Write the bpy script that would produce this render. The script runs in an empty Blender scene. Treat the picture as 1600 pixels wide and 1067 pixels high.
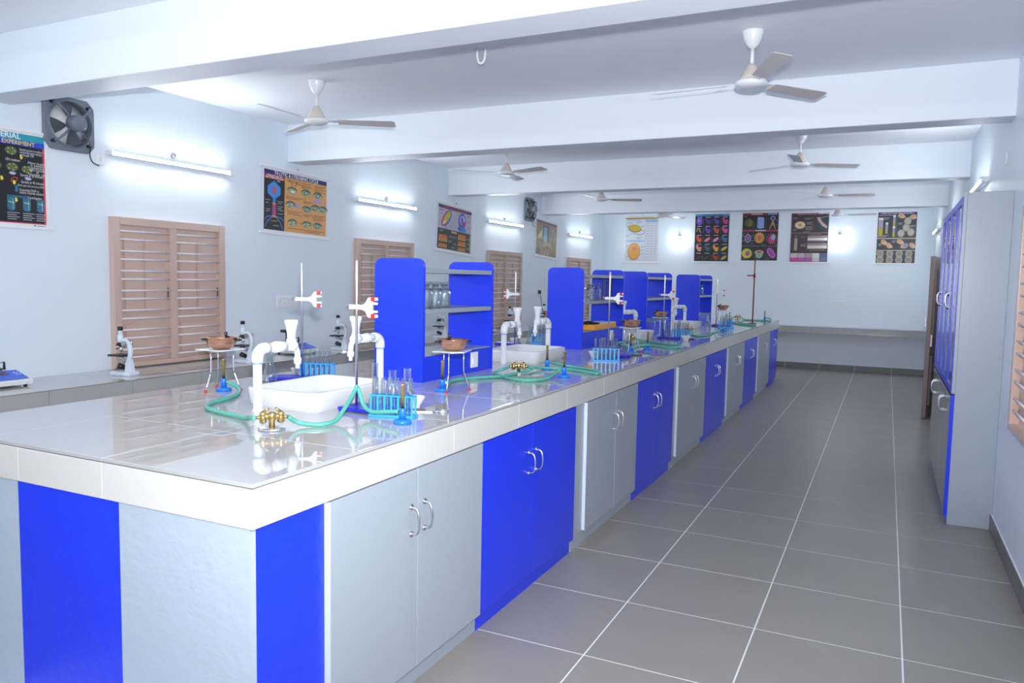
import bpy, bmesh, math, random
from mathutils import Vector, Matrix
random.seed(7)
C = bpy.context.scene.collection
PI = math.pi

# ------------------------------------------------------------------ camera
sc = bpy.context.scene
CAM = Vector((1.0625, -2.9293, 1.5616))
yaw, pitch, roll, FPX = math.radians(25.907), math.radians(4.6467), math.radians(1.0763), 1200.6
fw = Vector((-math.sin(yaw) * math.cos(pitch), math.cos(yaw) * math.cos(pitch), -math.sin(pitch)))
r0 = Vector((math.cos(yaw), math.sin(yaw), 0)); u0 = r0.cross(fw)
rt = math.cos(roll) * r0 + math.sin(roll) * u0
up = -math.sin(roll) * r0 + math.cos(roll) * u0
cd = bpy.data.cameras.new('camera'); cam = bpy.data.objects.new('camera', cd); C.objects.link(cam)
m = Matrix((rt, up, -fw)).transposed().to_4x4(); m.translation = CAM
cam.matrix_world = m
cd.sensor_width = 36; cd.lens = FPX / 1600 * 36; cd.clip_start = 0.05
sc.camera = cam

# ------------------------------------------------------------------ light / exposure
w = bpy.data.worlds.new('World'); sc.world = w; w.use_nodes = True
w.node_tree.nodes['Background'].inputs[0].default_value = (0.75, 0.85, 1, 1)
w.node_tree.nodes['Background'].inputs[1].default_value = 0.6
ld = bpy.data.lights.new('camera_flash', 'SPOT'); ld.energy = 540; ld.spot_size = math.radians(124); ld.spot_blend = 1.0; ld.shadow_soft_size = 0.03; ld.color = (0.97, 0.98, 1.0)
flash = bpy.data.objects.new('camera_flash', ld); C.objects.link(flash)
flash.location = CAM + 0.16 * up + 0.02 * rt
flash.rotation_euler = (fw + 0.24 * up).to_track_quat('-Z', 'Y').to_euler()
TUBE_E = 120.0
BULB_E = 60.0
sc.view_settings.view_transform = 'Standard'; sc.view_settings.look = 'None'
sc.view_settings.exposure = 0.37; sc.view_settings.gamma = 1.0
sc.view_settings.use_curve_mapping = False
sc.cycles.max_bounces = 9; sc.cycles.diffuse_bounces = 7; sc.cycles.transparent_max_bounces = 20
sc.cycles.sample_clamp_indirect = 6.0
sc.cycles.caustics_reflective = False; sc.cycles.caustics_refractive = False

# ------------------------------------------------------------------ materials
MATS = {}
def mat(name, col, rough=0.5, metal=0.0, spec=0.5, ior=1.5, emit=None, es=0, bump=0, bscale=40, var=0, vscale=3, coat=0):
    if name in MATS: return MATS[name]
    mt = bpy.data.materials.new(name); mt.use_nodes = True
    nt = mt.node_tree; b = nt.nodes['Principled BSDF']
    b.inputs['Base Color'].default_value = (*col, 1); b.inputs['Roughness'].default_value = rough
    b.inputs['Metallic'].default_value = metal; b.inputs['Specular IOR Level'].default_value = spec
    b.inputs['IOR'].default_value = ior
    if coat: b.inputs['Coat Weight'].default_value = coat; b.inputs['Coat Roughness'].default_value = 0.03
    if emit: b.inputs['Emission Color'].default_value = (*emit, 1); b.inputs['Emission Strength'].default_value = es
    if bump or var:
        tc = nt.nodes.new('ShaderNodeTexCoord')
    if bump:
        n = nt.nodes.new('ShaderNodeTexNoise'); n.inputs['Scale'].default_value = bscale; n.inputs['Detail'].default_value = 3
        bp = nt.nodes.new('ShaderNodeBump'); bp.inputs['Strength'].default_value = bump; bp.inputs['Distance'].default_value = 0.01
        nt.links.new(tc.outputs['Object'], n.inputs['Vector']); nt.links.new(n.outputs[0], bp.inputs['Height'])
        nt.links.new(bp.outputs[0], b.inputs['Normal'])
    if var:
        n = nt.nodes.new('ShaderNodeTexNoise'); n.inputs['Scale'].default_value = vscale; n.inputs['Detail'].default_value = 5
        mx = nt.nodes.new('ShaderNodeMixRGB'); mx.blend_type = 'MIX'
        mx.inputs[1].default_value = tuple(c * (1 - var) for c in col) + (1,)
        mx.inputs[2].default_value = tuple(min(1, c * (1 + var)) for c in col) + (1,)
        nt.links.new(tc.outputs['Object'], n.inputs['Vector']); nt.links.new(n.outputs[0], mx.inputs[0])
        nt.links.new(mx.outputs[0], b.inputs['Base Color'])
    MATS[name] = mt; return mt

def smudge(mt):
    nt = mt.node_tree; b = nt.nodes['Principled BSDF']; src = b.inputs['Base Color'].links[0].from_socket
    g = nt.nodes.new('ShaderNodeNewGeometry'); n = nt.nodes.new('ShaderNodeTexNoise'); n.inputs['Scale'].default_value = 2.6; n.inputs['Detail'].default_value = 6; n.inputs['Roughness'].default_value = 0.65
    cr = nt.nodes.new('ShaderNodeValToRGB'); cr.color_ramp.elements[0].position = 0.60; cr.color_ramp.elements[1].position = 0.80
    cr.color_ramp.elements[1].color = (0.45, 0.45, 0.45, 1)
    mx = nt.nodes.new('ShaderNodeMixRGB'); mx.inputs[2].default_value = (0.46, 0.46, 0.46, 1)
    nt.links.new(g.outputs['Position'], n.inputs['Vector']); nt.links.new(n.outputs[0], cr.inputs[0]); nt.links.new(cr.outputs[0], mx.inputs[0])
    nt.links.new(src, mx.inputs[1]); nt.links.new(mx.outputs[0], b.inputs['Base Color'])

def glassmat(name, tint=(0.90, 0.93, 0.94), refl=0.9):
    mt = bpy.data.materials.new(name); mt.use_nodes = True; nt = mt.node_tree; nt.nodes.clear()
    o = nt.nodes.new('ShaderNodeOutputMaterial'); mx = nt.nodes.new('ShaderNodeMixShader')
    t = nt.nodes.new('ShaderNodeBsdfTransparent'); g = nt.nodes.new('ShaderNodeBsdfGlossy'); lw = nt.nodes.new('ShaderNodeLayerWeight')
    t.inputs[0].default_value = (*tint, 1); g.inputs[0].default_value = (refl, refl, refl, 1); g.inputs['Roughness'].default_value = 0.03
    lw.inputs[0].default_value = 0.5
    pw = nt.nodes.new('ShaderNodeMath'); pw.operation = 'POWER'; pw.inputs[1].default_value = 1.7
    ad = nt.nodes.new('ShaderNodeMath'); ad.operation = 'MULTIPLY_ADD'; ad.inputs[1].default_value = 0.85; ad.inputs[2].default_value = 0.07
    nt.links.new(lw.outputs['Facing'], pw.inputs[0]); nt.links.new(pw.outputs[0], ad.inputs[0])
    nt.links.new(ad.outputs[0], mx.inputs[0]); nt.links.new(t.outputs[0], mx.inputs[1]); nt.links.new(g.outputs[0], mx.inputs[2])
    nt.links.new(mx.outputs[0], o.inputs[0]); MATS[name] = mt; return mt

def hx(s):
    s = s.lstrip('#'); v = [int(s[i:i + 2], 16) / 255 for i in (0, 2, 4)]
    return tuple(((c + 0.055) / 1.055) ** 2.4 if c > 0.04045 else c / 12.92 for c in v)
def flat(h, rough=0.35):
    return mat('print_' + h, hx(h), rough)

WALL = mat('wall_paint', (0.78, 0.845, 0.92), 0.36, spec=0.4, bump=0.06, bscale=9)
CEIL = mat('ceiling_paint', (0.86, 0.89, 0.94), 0.6, bump=0.08, bscale=5)
BEAMM = mat('beam_paint', (0.82, 0.87, 0.93), 0.5, bump=0.05, bscale=6)
FLOORM = mat('floor_tile', (0.290, 0.262, 0.240), 0.36, spec=0.35, var=0.10, vscale=2.2)
smudge(FLOORM)
GROUT = mat('white_grout', (0.82, 0.82, 0.83), 0.8)
SKIRT = mat('skirting_tile', (0.19, 0.18, 0.18), 0.35, var=0.06)
TOPT = mat('polished_tile', (0.46, 0.46, 0.462), 0.015, ior=2.4, var=0.03, vscale=1.5)
EDGET = mat('white_edge_tile', (0.62, 0.605, 0.58), 0.25, var=0.02)
TOPG = mat('tile_joint', (0.62, 0.61, 0.59), 0.7)
DARKJ = mat('dark_joint', (0.12, 0.11, 0.10), 0.8)
LEDGE = mat('counter_tile', (0.44, 0.435, 0.43), 0.03, ior=2.0, var=0.03)
GREYP = mat('grey_paint', (0.36, 0.405, 0.46), 0.32, bump=0.03, bscale=12)
GREYPL = mat('grey_plaster', (0.42, 0.49, 0.58), 0.4, bump=0.35, bscale=16)
BLUEP = mat('blue_paint', (0.010, 0.040, 0.78), 0.28, bump=0.02, bscale=20)
BLUEPL = mat('blue_plaster', (0.010, 0.040, 0.78), 0.33, bump=0.35, bscale=18)
EDGEB = mat('pale_edge_paint', (0.66, 0.74, 0.86), 0.35)
SHELFG = mat('grey_shelf', (0.30, 0.34, 0.38), 0.3)
TAN = mat('tan_paint', (0.61, 0.445, 0.37), 0.22, bump=0.05, bscale=30)
BAR = mat('window_bar_paint', (0.80, 0.77, 0.84), 0.35)
BROWN = mat('brown_door_paint', (0.28, 0.205, 0.18), 0.25, bump=0.05, bscale=25)
STEEL = mat('steel', (0.78, 0.78, 0.79), 0.28, metal=1)
STEELD = mat('brushed_steel', (0.5, 0.5, 0.52), 0.3, metal=1)
ALU = mat('aluminium', (0.78, 0.80, 0.84), 0.22, metal=1)
BRASS = mat('brass', (0.62, 0.45, 0.17), 0.25, metal=1)
COPPER = mat('copper', (0.86, 0.45, 0.30), 0.24, metal=1)
BLACK = mat('black_plastic', (0.015, 0.015, 0.018), 0.35)
WHITEP = mat('white_plastic', (0.84, 0.85, 0.86), 0.3)
PVC = mat('white_pvc', (0.76, 0.78, 0.80), 0.25)
PVCB = mat('blue_solvent_ring', (0.20, 0.40, 0.85), 0.4)
CERAM = mat('white_ceramic', (0.66, 0.675, 0.70), 0.08, spec=0.6)
STOPPER = mat('ground_glass', (0.70, 0.75, 0.78), 0.4)
LBLUE = mat('light_blue_plastic', (0.04, 0.36, 0.86), 0.35)
MBLUE = mat('mid_blue_plastic', (0.012, 0.17, 0.72), 0.35)
RBLUE = mat('royal_blue_enamel', (0.012, 0.022, 0.52), 0.3)
REDP = mat('red_rubber', (0.62, 0.02, 0.035), 0.5)
DRED = mat('dark_red_paint', (0.27, 0.012, 0.022), 0.35)
GREENH = mat('green_rubber_hose', (0.085, 0.40, 0.31), 0.4)
MICW = mat('microscope_enamel', (0.70, 0.76, 0.84), 0.2)
FANB = mat('fan_blade_paint', (0.66, 0.62, 0.61), 0.3)
FANW = mat('fan_white', (0.82, 0.84, 0.86), 0.25)
FANM = mat('fan_beige', (0.72, 0.63, 0.57), 0.3)
FANG = mat('exhaust_grey', (0.16, 0.19, 0.235), 0.35)
ORANGE = mat('orange_card', (0.85, 0.36, 0.045), 0.5)
PAPER = mat('poster_paper', (0.80, 0.81, 0.83), 0.25)
GLASS = glassmat('clear_glass')
PANEG = glassmat('cabinet_glass', (0.85, 0.9, 0.92), 0.9)
TUBEM = mat('lit_tube', (1, 1, 1), 0.5, emit=(0.92, 0.97, 1.0), es=TUBE_E)
BULBM = mat('lit_bulb', (1, 1, 1), 0.5, emit=(0.86, 0.95, 1.0), es=BULB_E)
REDLED = mat('red_display', (0.10, 0.01, 0.01), 0.2)

# ------------------------------------------------------------------ mesh helper
class MB:
    def __init__(s): s.bm = bmesh.new(); s.mi = 0
    def _fin(s, n0, smooth=False):
        s.bm.faces.ensure_lookup_table()
        for f in s.bm.faces[n0:]:
            f.material_index = s.mi; f.smooth = smooth
    def box(s, x0, x1, y0, y1, z0, z1, bev=0, seg=2):
        t = bmesh.new(); bmesh.ops.create_cube(t, size=1)
        for v in t.verts:
            v.co = Vector(((x0 + x1) / 2 + v.co.x * (x1 - x0), (y0 + y1) / 2 + v.co.y * (y1 - y0), (z0 + z1) / 2 + v.co.z * (z1 - z0)))
        if bev: bmesh.ops.bevel(t, geom=t.edges[:], offset=bev, segments=seg, affect='EDGES', profile=0.7)
        return s.merge(t)
    def merge(s, t, smooth=None):
        n0 = len(s.bm.faces); vm = {}
        for v in t.verts: vm[v] = s.bm.verts.new(v.co)
        for f in t.faces:
            try:
                g = s.bm.faces.new([vm[v] for v in f.verts]); g.material_index = s.mi; g.smooth = f.smooth if smooth is None else smooth
            except ValueError: pass
        t.free(); return s
    def prism(s, poly, d0, d1, axis='z', bev=0):
        """poly of 2D points extruded from d0 to d1 along axis. axis x: (y,z); y: (x,z); z: (x,y)"""
        t = bmesh.new()
        def P(p, d): return {'x': (d, p[0], p[1]), 'y': (p[0], d, p[1]), 'z': (p[0], p[1], d)}[axis]
        a = [t.verts.new(P(p, d0)) for p in poly]; b = [t.verts.new(P(p, d1)) for p in poly]
        n = len(poly); t.faces.new(a); t.faces.new(b)
        for i in range(n): t.faces.new((a[i], a[(i + 1) % n], b[(i + 1) % n], b[i]))
        bmesh.ops.recalc_face_normals(t, faces=t.faces[:])
        if bev: bmesh.ops.bevel(t, geom=t.edges[:], offset=bev, segments=2, affect='EDGES')
        return s.merge(t)
    def lathe(s, prof, n=20, c=(0, 0, 0), axis='z', smooth=True, cap=True):
        t = bmesh.new(); rings = []
        for r, h in prof:
            ring = []
            for i in range(n):
                a = 2 * PI * i / n; x, y = r * math.cos(a), r * math.sin(a)
                p = {'z': (x, y, h), 'x': (h, x, y), 'y': (x, h, y)}[axis]
                ring.append(t.verts.new(Vector(p) + Vector(c)))
            rings.append(ring)
        for k in range(len(rings) - 1):
            for i in range(n): 
                f = t.faces.new((rings[k][i], rings[k][(i + 1) % n], rings[k + 1][(i + 1) % n], rings[k + 1][i])); f.smooth = smooth
        if cap:
            for k in (0, -1):
                if prof[k][0] > 1e-6: t.faces.new(rings[k])
        bmesh.ops.remove_doubles(t, verts=t.verts[:], dist=1e-6)
        bmesh.ops.recalc_face_normals(t, faces=t.faces[:])
        return s.merge(t)
    def tube(s, pts, r, n=10, smooth=True, closed=False):
        t = bmesh.new(); pts = [Vector(p) for p in pts]; rings = []; N = len(pts)
        rr = r if isinstance(r, (list, tuple)) else [r] * N
        prev = None
        for i, p in enumerate(pts):
            if closed: d = pts[(i + 1) % N] - pts[i - 1]
            else: d = pts[min(i + 1, N - 1)] - pts[max(i - 1, 0)]
            d.normalize()
            if prev is None:
                a = Vector((0, 0, 1)) if abs(d.z) < 0.9 else Vector((1, 0, 0)); u = d.cross(a).normalized()
            else: u = (prev - d * prev.dot(d)).normalized()
            prev = u; v = d.cross(u)
            rings.append([t.verts.new(p + rr[i] * (math.cos(2 * PI * k / n) * u + math.sin(2 * PI * k / n) * v)) for k in range(n)])
        for k in range(N - 1 + (1 if closed else 0)):
            A, B = rings[k], rings[(k + 1) % N]
            for i in range(n):
                f = t.faces.new((A[i], A[(i + 1) % n], B[(i + 1) % n], B[i])); f.smooth = smooth
        if not closed: t.faces.new(rings[0]); t.faces.new(rings[-1])
        bmesh.ops.recalc_face_normals(t, faces=t.faces[:])
        return s.merge(t)
    def poly(s, pts):
        n0 = len(s.bm.faces)
        f = s.bm.faces.new([s.bm.verts.new(p) for p in pts]); f.material_index = s.mi
        return s
    def build(s, name, mats, parent=None, loc=None):
        me = bpy.data.meshes.new(name); s.bm.to_mesh(me); s.bm.free()
        if not isinstance(mats, (list, tuple)): mats = [mats]
        for q in mats: me.materials.append(q)
        o = bpy.data.objects.new(name, me); C.objects.link(o)
        if parent: o.parent = parent
        if loc: o.location = loc
        return o

def smoothpath(pts, k=6):
    P = [Vector(p) for p in pts]; P = [2 * P[0] - P[1]] + P + [2 * P[-1] - P[-2]]; out = []
    for i in range(1, len(P) - 2):
        for j in range(k):
            t = j / k; a, b, c, d = P[i - 1], P[i], P[i + 1], P[i + 2]
            out.append(0.5 * ((2 * b) + (c - a) * t + (2 * a - 5 * b + 4 * c - d) * t * t + (3 * b - a - 3 * c + d) * t ** 3))
    out.append(P[-2]); return out

def tag(o, label, cat, group=None):
    o['label'] = label; o['category'] = cat
    if group: o['group'] = group
    return o
def thing(name, label, cat, loc=(0, 0, 0), rz=0, group=None):
    o = bpy.data.objects.new(name, None); C.objects.link(o); o.empty_display_size = 0.05
    o.location = loc; o.rotation_euler = (0, 0, rz); tag(o, label, cat, group); return o
def struct(o): o['kind'] = 'structure'; return o
def dup(root, label, loc, rz=0, group=None):
    def cp(o, par):
        c = o.copy(); C.objects.link(c); c.parent = par
        for ch in o.children: cp(ch, c)
        return c
    r = cp(root, None); r.location = loc; r.rotation_euler = (0, 0, rz); r['label'] = label
    if group: r['group'] = group
    return r
class Kind:
    """first placing moves the built thing itself, later placings copy it"""
    def __init__(s, build): s.f = build; s.p = None
    def put(s, label, loc, rz=0, group=None):
        if s.p is None:
            s.p = s.f(); s.p['label'] = label; s.p.location = loc; s.p.rotation_euler = (0, 0, rz)
            if group: s.p['group'] = group
            return s.p
        return dup(s.p, label, loc, rz, group)
def inst(mesh, name, parent, loc):
    o = bpy.data.objects.new(name, mesh); C.objects.link(o); o.parent = parent; o.location = loc; return o

# ------------------------------------------------------------------ the room
XL, XR, YB, YF, ZC, ZB = -4.28, 1.745, 12.3, -6.2, 3.02, 2.66
fl = struct(MB().box(XL - .2, XR + .2, YF - .2, YB + .2, -0.2, -0.0012).build('floor', GROUT))
cols = [(-0.6, 0.0), (0.0, 0.6), (0.6, 1.2), (1.2, XR)]
for k, (a, b) in enumerate(cols):
    me = None
    for j in range(-6, 21):
        y0, y1 = j * 0.6, min((j + 1) * 0.6, YB)
        if y1 - y0 < 0.05: continue
        g = 0.0035
        if me is None or y1 - y0 < 0.59:
            o = MB().box(a + g, b - g, g, y1 - y0 - g, -0.0012, 0.0).build('floor_tile', FLOORM, fl); o.location = (0, y0, 0)
            if y1 - y0 > 0.59: me = o.data
        else: inst(me, 'floor_tile', fl, (0, y0, 0))
t = MB()
for i in range(-8, -1):
    for j in range(-11, 21):
        if i >= -3 and -3 <= j <= 15 : continue
        x0, x1, y0, y1 = max(i * .6, XL), (i + 1) * .6, max(j * .6, YF), min((j + 1) * .6, YB)
        t.box(x0 + .002, x1 - .002, y0 + .002, y1 - .002, -0.0012, 0)
for i in range(-1, 3):
    for j in range(-11, -6):
        t.box(max(i * .6, XL) + .002, min((i + 1) * .6, XR) - .002, max(j * .6, YF) + .002, (j + 1) * .6 - .002, -0.0012, 0)
o = t.build('floor_tile_field', FLOORM, fl); o['kind'] = 'stuff'
ce = struct(MB().box(XL - .2, XR + .2, YF - .2, YB + .2, ZC, ZC + .2).build('ceiling', CEIL))
for y in (-3.0, 0.075, 2.97, 6.04, 9.11):
    MB().box(XL, XR, y, y + .24, ZB, ZC, bev=.004, seg=1).build('beam', BEAMM, ce)
hk = thing('ceiling_hook', 'white U-shaped hook hanging from the ceiling between the two near fans', 'hook', (-1.335, 1.48, ZC))
MB().tube(smoothpath([(-.028, 0, 0), (-.028, 0, -.05), (-.018, 0, -.085), (0, 0, -.095), (.018, 0, -.085), (.028, 0, -.05), (.028, 0, 0)], 4), .008).build('hook_bend', FANW, hk)
MB().lathe([(.016, 0), (.016, -.004)], 12, (-.028, 0, 0)).lathe([(.016, 0), (.016, -.004)], 12, (.028, 0, 0)).build('hook_plate', FANW, hk)
struct(MB().box(XL - .2, XL, YF, YB, 0, ZC).build('wall_left', WALL))
struct(MB().box(XR, XR + .2, YF, YB, 0, ZC).build('wall_right', WALL))
struct(MB().box(XL, XR, YB, YB + .2, 0, ZC).build('wall_back', WALL))
struct(MB().box(XL, XR, YF - .2, YF, 0, ZC).build('wall_front', WALL))
# skirting
bb = struct(MB().box(XL, XR, YB - .008, YB, 0, .108).build('baseboard_back', GROUT)); bm_ = None
for i in range(-6, 3):
    x0, x1 = i * .6, min((i + 1) * .6, XR - .012)
    MB().box(x0 + .003, x1 - .003, YB - .012, YB - .008, 0.001, .108).build('skirting_tile', SKIRT, bb)
bb = struct(MB().box(XR - .008, XR, YF, YB, 0, .108).build('baseboard_right', GROUT))
for j in range(-8, 20):
    MB().box(XR - .012, XR - .008, j * .6 + .003, (j + 1) * .6 - .003, 0.001, .108).build('skirting_tile', SKIRT, bb)
bb = struct(MB().box(XL, XL + .012, YF, YB, 0, .108).build('baseboard_left', SKIRT))

# windows: local u along +y, wall at x=0, room towards +x
def make_window(n, wd=1.10, ht=1.16):
    r = bpy.data.objects.new('window_%d' % n, None); C.objects.link(r); struct(r)
    f = .06
    m_ = MB(); m_.box(0, .055, 0, f, 0, ht, .004).box(0, .055, wd - f, wd, 0, ht, .004).box(0, .055, f, wd - f, ht - f, ht, .004).box(0, .055, f, wd - f, 0, .035, .004)
    m_.build('window_frame', TAN, r)
    MB().box(0, .055, wd / 2 - .032, wd / 2 + .032, .035, ht - f, .004).build('mullion', TAN, r)
    bays = ((f, wd / 2 - .032), (wd / 2 + .032, wd - f))
    for (a, b) in bays:
        sh = MB().box(0, .012, a, b, .035, ht - f).build('shutter', TAN, r)
        w_ = b - a; zs = [.035 + .05, .30, .40, ht - f - .10]
        for za, zb in ((.085, .33), (.42, ht - f - .09)):
            if za > .2:
                for q in (a + .05, (a + b) / 2 + .012):
                    MB().prism([(q, za), (q + w_ / 2 - .062, za), (q + w_ / 2 - .062, zb), (q, zb)], .012, .026, 'x', .006).build('shutter_panel', TAN, sh)
            else:
                MB().prism([(a + .05, za), (b - .05, za), (b - .05, zb), (a + .05, zb)], .012, .026, 'x', .006).build('shutter_panel', TAN, sh)
        me = None
        zt_ = ht - f - .045; k = 0
        step = .153
        for i in range(8):
            for d in (0, .42):
                z = zt_ - (i + d) * step
                if z < .05: continue
                if me is None:
                    o = MB().tube([(0, a, 0), (0, b, 0)], .007, 8).build('window_bar', BAR, r); o.location = (.042, 0, z); me = o.data
                else: inst(me, 'window_bar', r, (.042, 0, z))
        MB().tube([(.03, b - .012, .62), (.035, b - .012, .60), (.03, b - .012, .52)], .004, 6).build('latch', BLACK, r)
    return r
for n, (y, wd) in enumerate(((1.015, 1.095), (4.01, 1.13), (7.145, 1.14), (10.32, 1.15))):
    o = make_window(n + 1, wd); o.location = (XL, y, .82)
o = make_window(5, 1.15, 1.2); o.location = (XR, 2.0, .80); o.rotation_euler = (0, 0, PI)

# door: leaf standing open near the right wall
dr = bpy.data.objects.new('door_1', None); C.objects.link(dr); struct(dr)
dr.location = (1.70, 8.15, 0); dr.rotation_euler = (0, 0, math.radians(-10.5))
lf = MB().box(-.045, 0, -.86, 0, .01, 1.92, .003).build('door_leaf', BROWN, dr)
for za, zb in ((.15, .75), (.9, 1.75)):
    MB().prism([(-.74, za), (-.12, za), (-.12, zb), (-.74, zb)], 0, .012, 'x', .005).build('door_panel', BROWN, lf)
    MB().prism([(-.74, za), (-.12, za), (-.12, zb), (-.74, zb)], -.045, -.057, 'x', .005).build('door_panel', BROWN, lf)
MB().box(0, .018, -.85, -.78, .86, 1.0, .003).box(-.08, -.06, -.83, -.81, 1.08, 1.22, .004).box(-.06, -.045, -.83, -.81, 1.09, 1.11).box(-.06, -.045, -.83, -.81, 1.19, 1.21).build('door_handle', STEELD, lf)

# ------------------------------------------------------------------ wall counters
ct = thing('wall_counter', 'long grey tiled counter running along the left wall under the windows', 'counter', (0, 0, 0))
MB().box(XL, -3.645, YF + .3, YB - .45, .69, .795).build('counter_slab', TOPG, ct)
MB().box(XL, -3.6365, YF + .3, YB - .45, .806, .8085).build('dark_joint', DARKJ, ct)
me = mf = None
for j in range(30):
    y = YF + .3 + j * .6
    if y + .6 > YB - .44: break
    if me is None:
        o = MB().box(XL, -3.64, .0015, .5985, .795, .81).build('top_tile', LEDGE, ct); o.location = (0, y, 0); me = o.data
        o = MB().box(-3.645, -3.633, .0015, .5985, .70, .806).build('edge_tile', EDGET if False else LEDGE, ct); o.location = (0, y, 0); mf = o.data
    else: inst(me, 'top_tile', ct, (0, y, 0)); inst(mf, 'edge_tile', ct, (0, y, 0))
for j in range(7):
    MB().box(XL, -3.75, YF + .6 + j * 2.85, YF + .7 + j * 2.85, 0, .69).build('support_wall', WALL, ct)
ct = thing('wall_counter', 'tiled counter ledge fixed across the far back wall', 'counter', (0, 0, 0))
MB().box(XL, XR, YB - .44, YB, .69, .795).build('counter_slab', TOPG, ct)
for i in range(10):
    x0, x1 = XL + i * .61, min(XL + (i + 1) * .61, XR)
    if x1 - x0 < .1: break
    MB().box(x0 + .0015, x1 - .0015, YB - .442, YB, .795, .81).build('top_tile', LEDGE, ct)
    MB().box(x0 + .0015, x1 - .0015, YB - .455, YB - .442, .69, .806).build('edge_tile', LEDGE, ct)
for i in range(2): MB().box(-3.6 + i * 2.2, -3.5 + i * 2.2, YB - .36, YB, 0, .69).build('support_wall', WALL, ct)

# ------------------------------------------------------------------ the island bench
ZT, ZS = .985, .855
BX0, BX1, BY0, BY1 = -2.13, -.478, -1.375, 10.06
base = thing('island_bench', 'plastered island bench with grey and blue painted stripes on its near end', 'bench', (0, 0, 0))
MB().box(BX0 + .06, BX1 - .06, BY0 + .04, BY1 - .02, 0, ZS).build('core_wall', GREYP, base)
for a, b, mt in ((-2.10, -1.545, GREYPL), (-1.545, -1.04, BLUEPL), (-1.04, BX1 - .022, GREYPL)):
    MB().box(a, b, BY0 + .012, BY0 + .034, 0, ZS).build('painted_stripe', mt, base)
for a, b, mt in ((BY0 + .034, -1.047, BLUEPL), (1.10, 1.277, GREYP), (3.326, 3.474, GREYP), (5.632, 5.741, GREYP), (7.833, 7.973, GREYP), (10.0, BY1 - .02, GREYP)):
    MB().box(BX1 - .06, BX1 - .022, a, b, 0, ZS).build('pilaster', mt, base)
def handle(parent, x, y, z):
    p = [(0, 0, -.05), (.022, 0, -.047), (.033, 0, -.03), (.036, 0, 0), (.033, 0, .03), (.022, 0, .047), (0, 0, .05)]
    mb = MB().tube(smoothpath(p, 4), .0045, 8)
    mb.lathe([(.011, 0), (.011, .004)], 12, (0, 0, .052), 'x').lathe([(.011, 0), (.011, .004)], 12, (0, 0, -.052), 'x')
    o = mb.build('handle', STEEL, parent); o.location = (x, y, z); return o
HME = []
def cabinet(label, y0, y1, ym, mt, kick):
    c = thing('base_cabinet', label, 'cabinet', (BX1 - .03, (y0 + y1) / 2, 0), 0, 'base cabinets under the island bench')
    yc = (y0 + y1) / 2
    MB().box(-.03, 0, y0 - yc, y1 - yc, .075, ZS - .002).build('carcass', mt, c)
    MB().box(-.03, .004 if kick else 0.0, y0 - yc, y1 - yc, 0, .073).build('kickboard', mt, c)
    for a, b, hy in ((y0, ym, ym - .045), (ym, y1, ym + .045)):
        d = MB().box(.001, .028, a - yc + .003, b - yc - .002, .08, ZS - .006, .0025).build('door', mt, c)
        handle(d, .028, hy - yc, .662)
        if a == y0 and not kick: MB().box(.002, .0275, a - yc + .0005, a - yc + .0028, .083, ZS - .009).build('edge_band', EDGEB, d)
cabs = [(-1.044, -.02, -.537, 0), (-.02, 1.098, .503, 1), (1.277, 2.294, 1.813, 0), (2.294, 3.324, 2.764, 1), (3.474, 4.554, 4.04, 0), (4.554, 5.63, 5.076, 1),
        (5.741, 6.81, 6.3, 0), (6.81, 7.831, 7.32, 1), (7.973, 9.106, 8.54, 0), (9.106, 10.0, 9.55, 1)]
ordn = ['nearest to the camera', 'second from the near end', 'third from the near end', 'second from the far end', 'farthest along the bench']
for k, (a, b, c_, bl) in enumerate(cabs):
    nm = ordn[k // 2]
    cabinet(('bright blue' if bl else 'pale grey') + ' two-door bench cabinet, ' + nm + ' of the ' + ('blue' if bl else 'grey') + ' ones', a, b, c_, BLUEP if bl else GREYP, bl)
wt = thing('bench_worktop', 'long polished tiled worktop with thick white edge on the island bench', 'worktop', (0, 0, 0))
MB().box(BX0 + .012, BX1 - .012, BY0 + .012, BY1 - .012, ZS, ZT - .012).build('slab', TOPG, wt)
MB().box(BX0 + .004, BX1 - .004, BY0 + .004, BY1 - .004, ZT - .016, ZT - .0115).build('dark_joint', DARKJ, wt)
ys = [BY0 + .0] + [-.887 + .61 * k for k in range(19)]; ys = [y for y in ys if y < BY1 - .2] + [BY1]
xs = [BX0, -1.70, -1.10, BX1]
for i in range(3):
    cache = {}
    for j in range(len(ys) - 1):
        L = round(ys[j + 1] - ys[j], 3)
        if L not in cache:
            o = MB().box(xs[i] + .0012, xs[i + 1] - .0012, .0012, L - .0012, ZT - .012, ZT, .0008, 1).build('top_tile', TOPT, wt); o.location = (0, ys[j], 0); cache[L] = o.data
        else: inst(cache[L], 'top_tile', wt, (0, ys[j], 0))
cache = {}
for j in range(len(ys) - 1):
    L = round(ys[j + 1] - ys[j], 3)
    if L not in cache:
        o = MB().box(BX1 - .012, BX1, .001, L - .001, ZS + .0005, ZT - .015, .001, 1).build('edge_tile', EDGET, wt); o.location = (0, ys[j], 0)
        o2 = MB().box(BX0, BX0 + .012, .001, L - .001, ZS + .0005, ZT - .015, .001, 1).build('edge_tile', EDGET, wt); o2.location = (0, ys[j], 0)
        cache[L] = (o.data, o2.data)
    else:
        inst(cache[L][0], 'edge_tile', wt, (0, ys[j], 0)); inst(cache[L][1], 'edge_tile', wt, (0, ys[j], 0))
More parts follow.
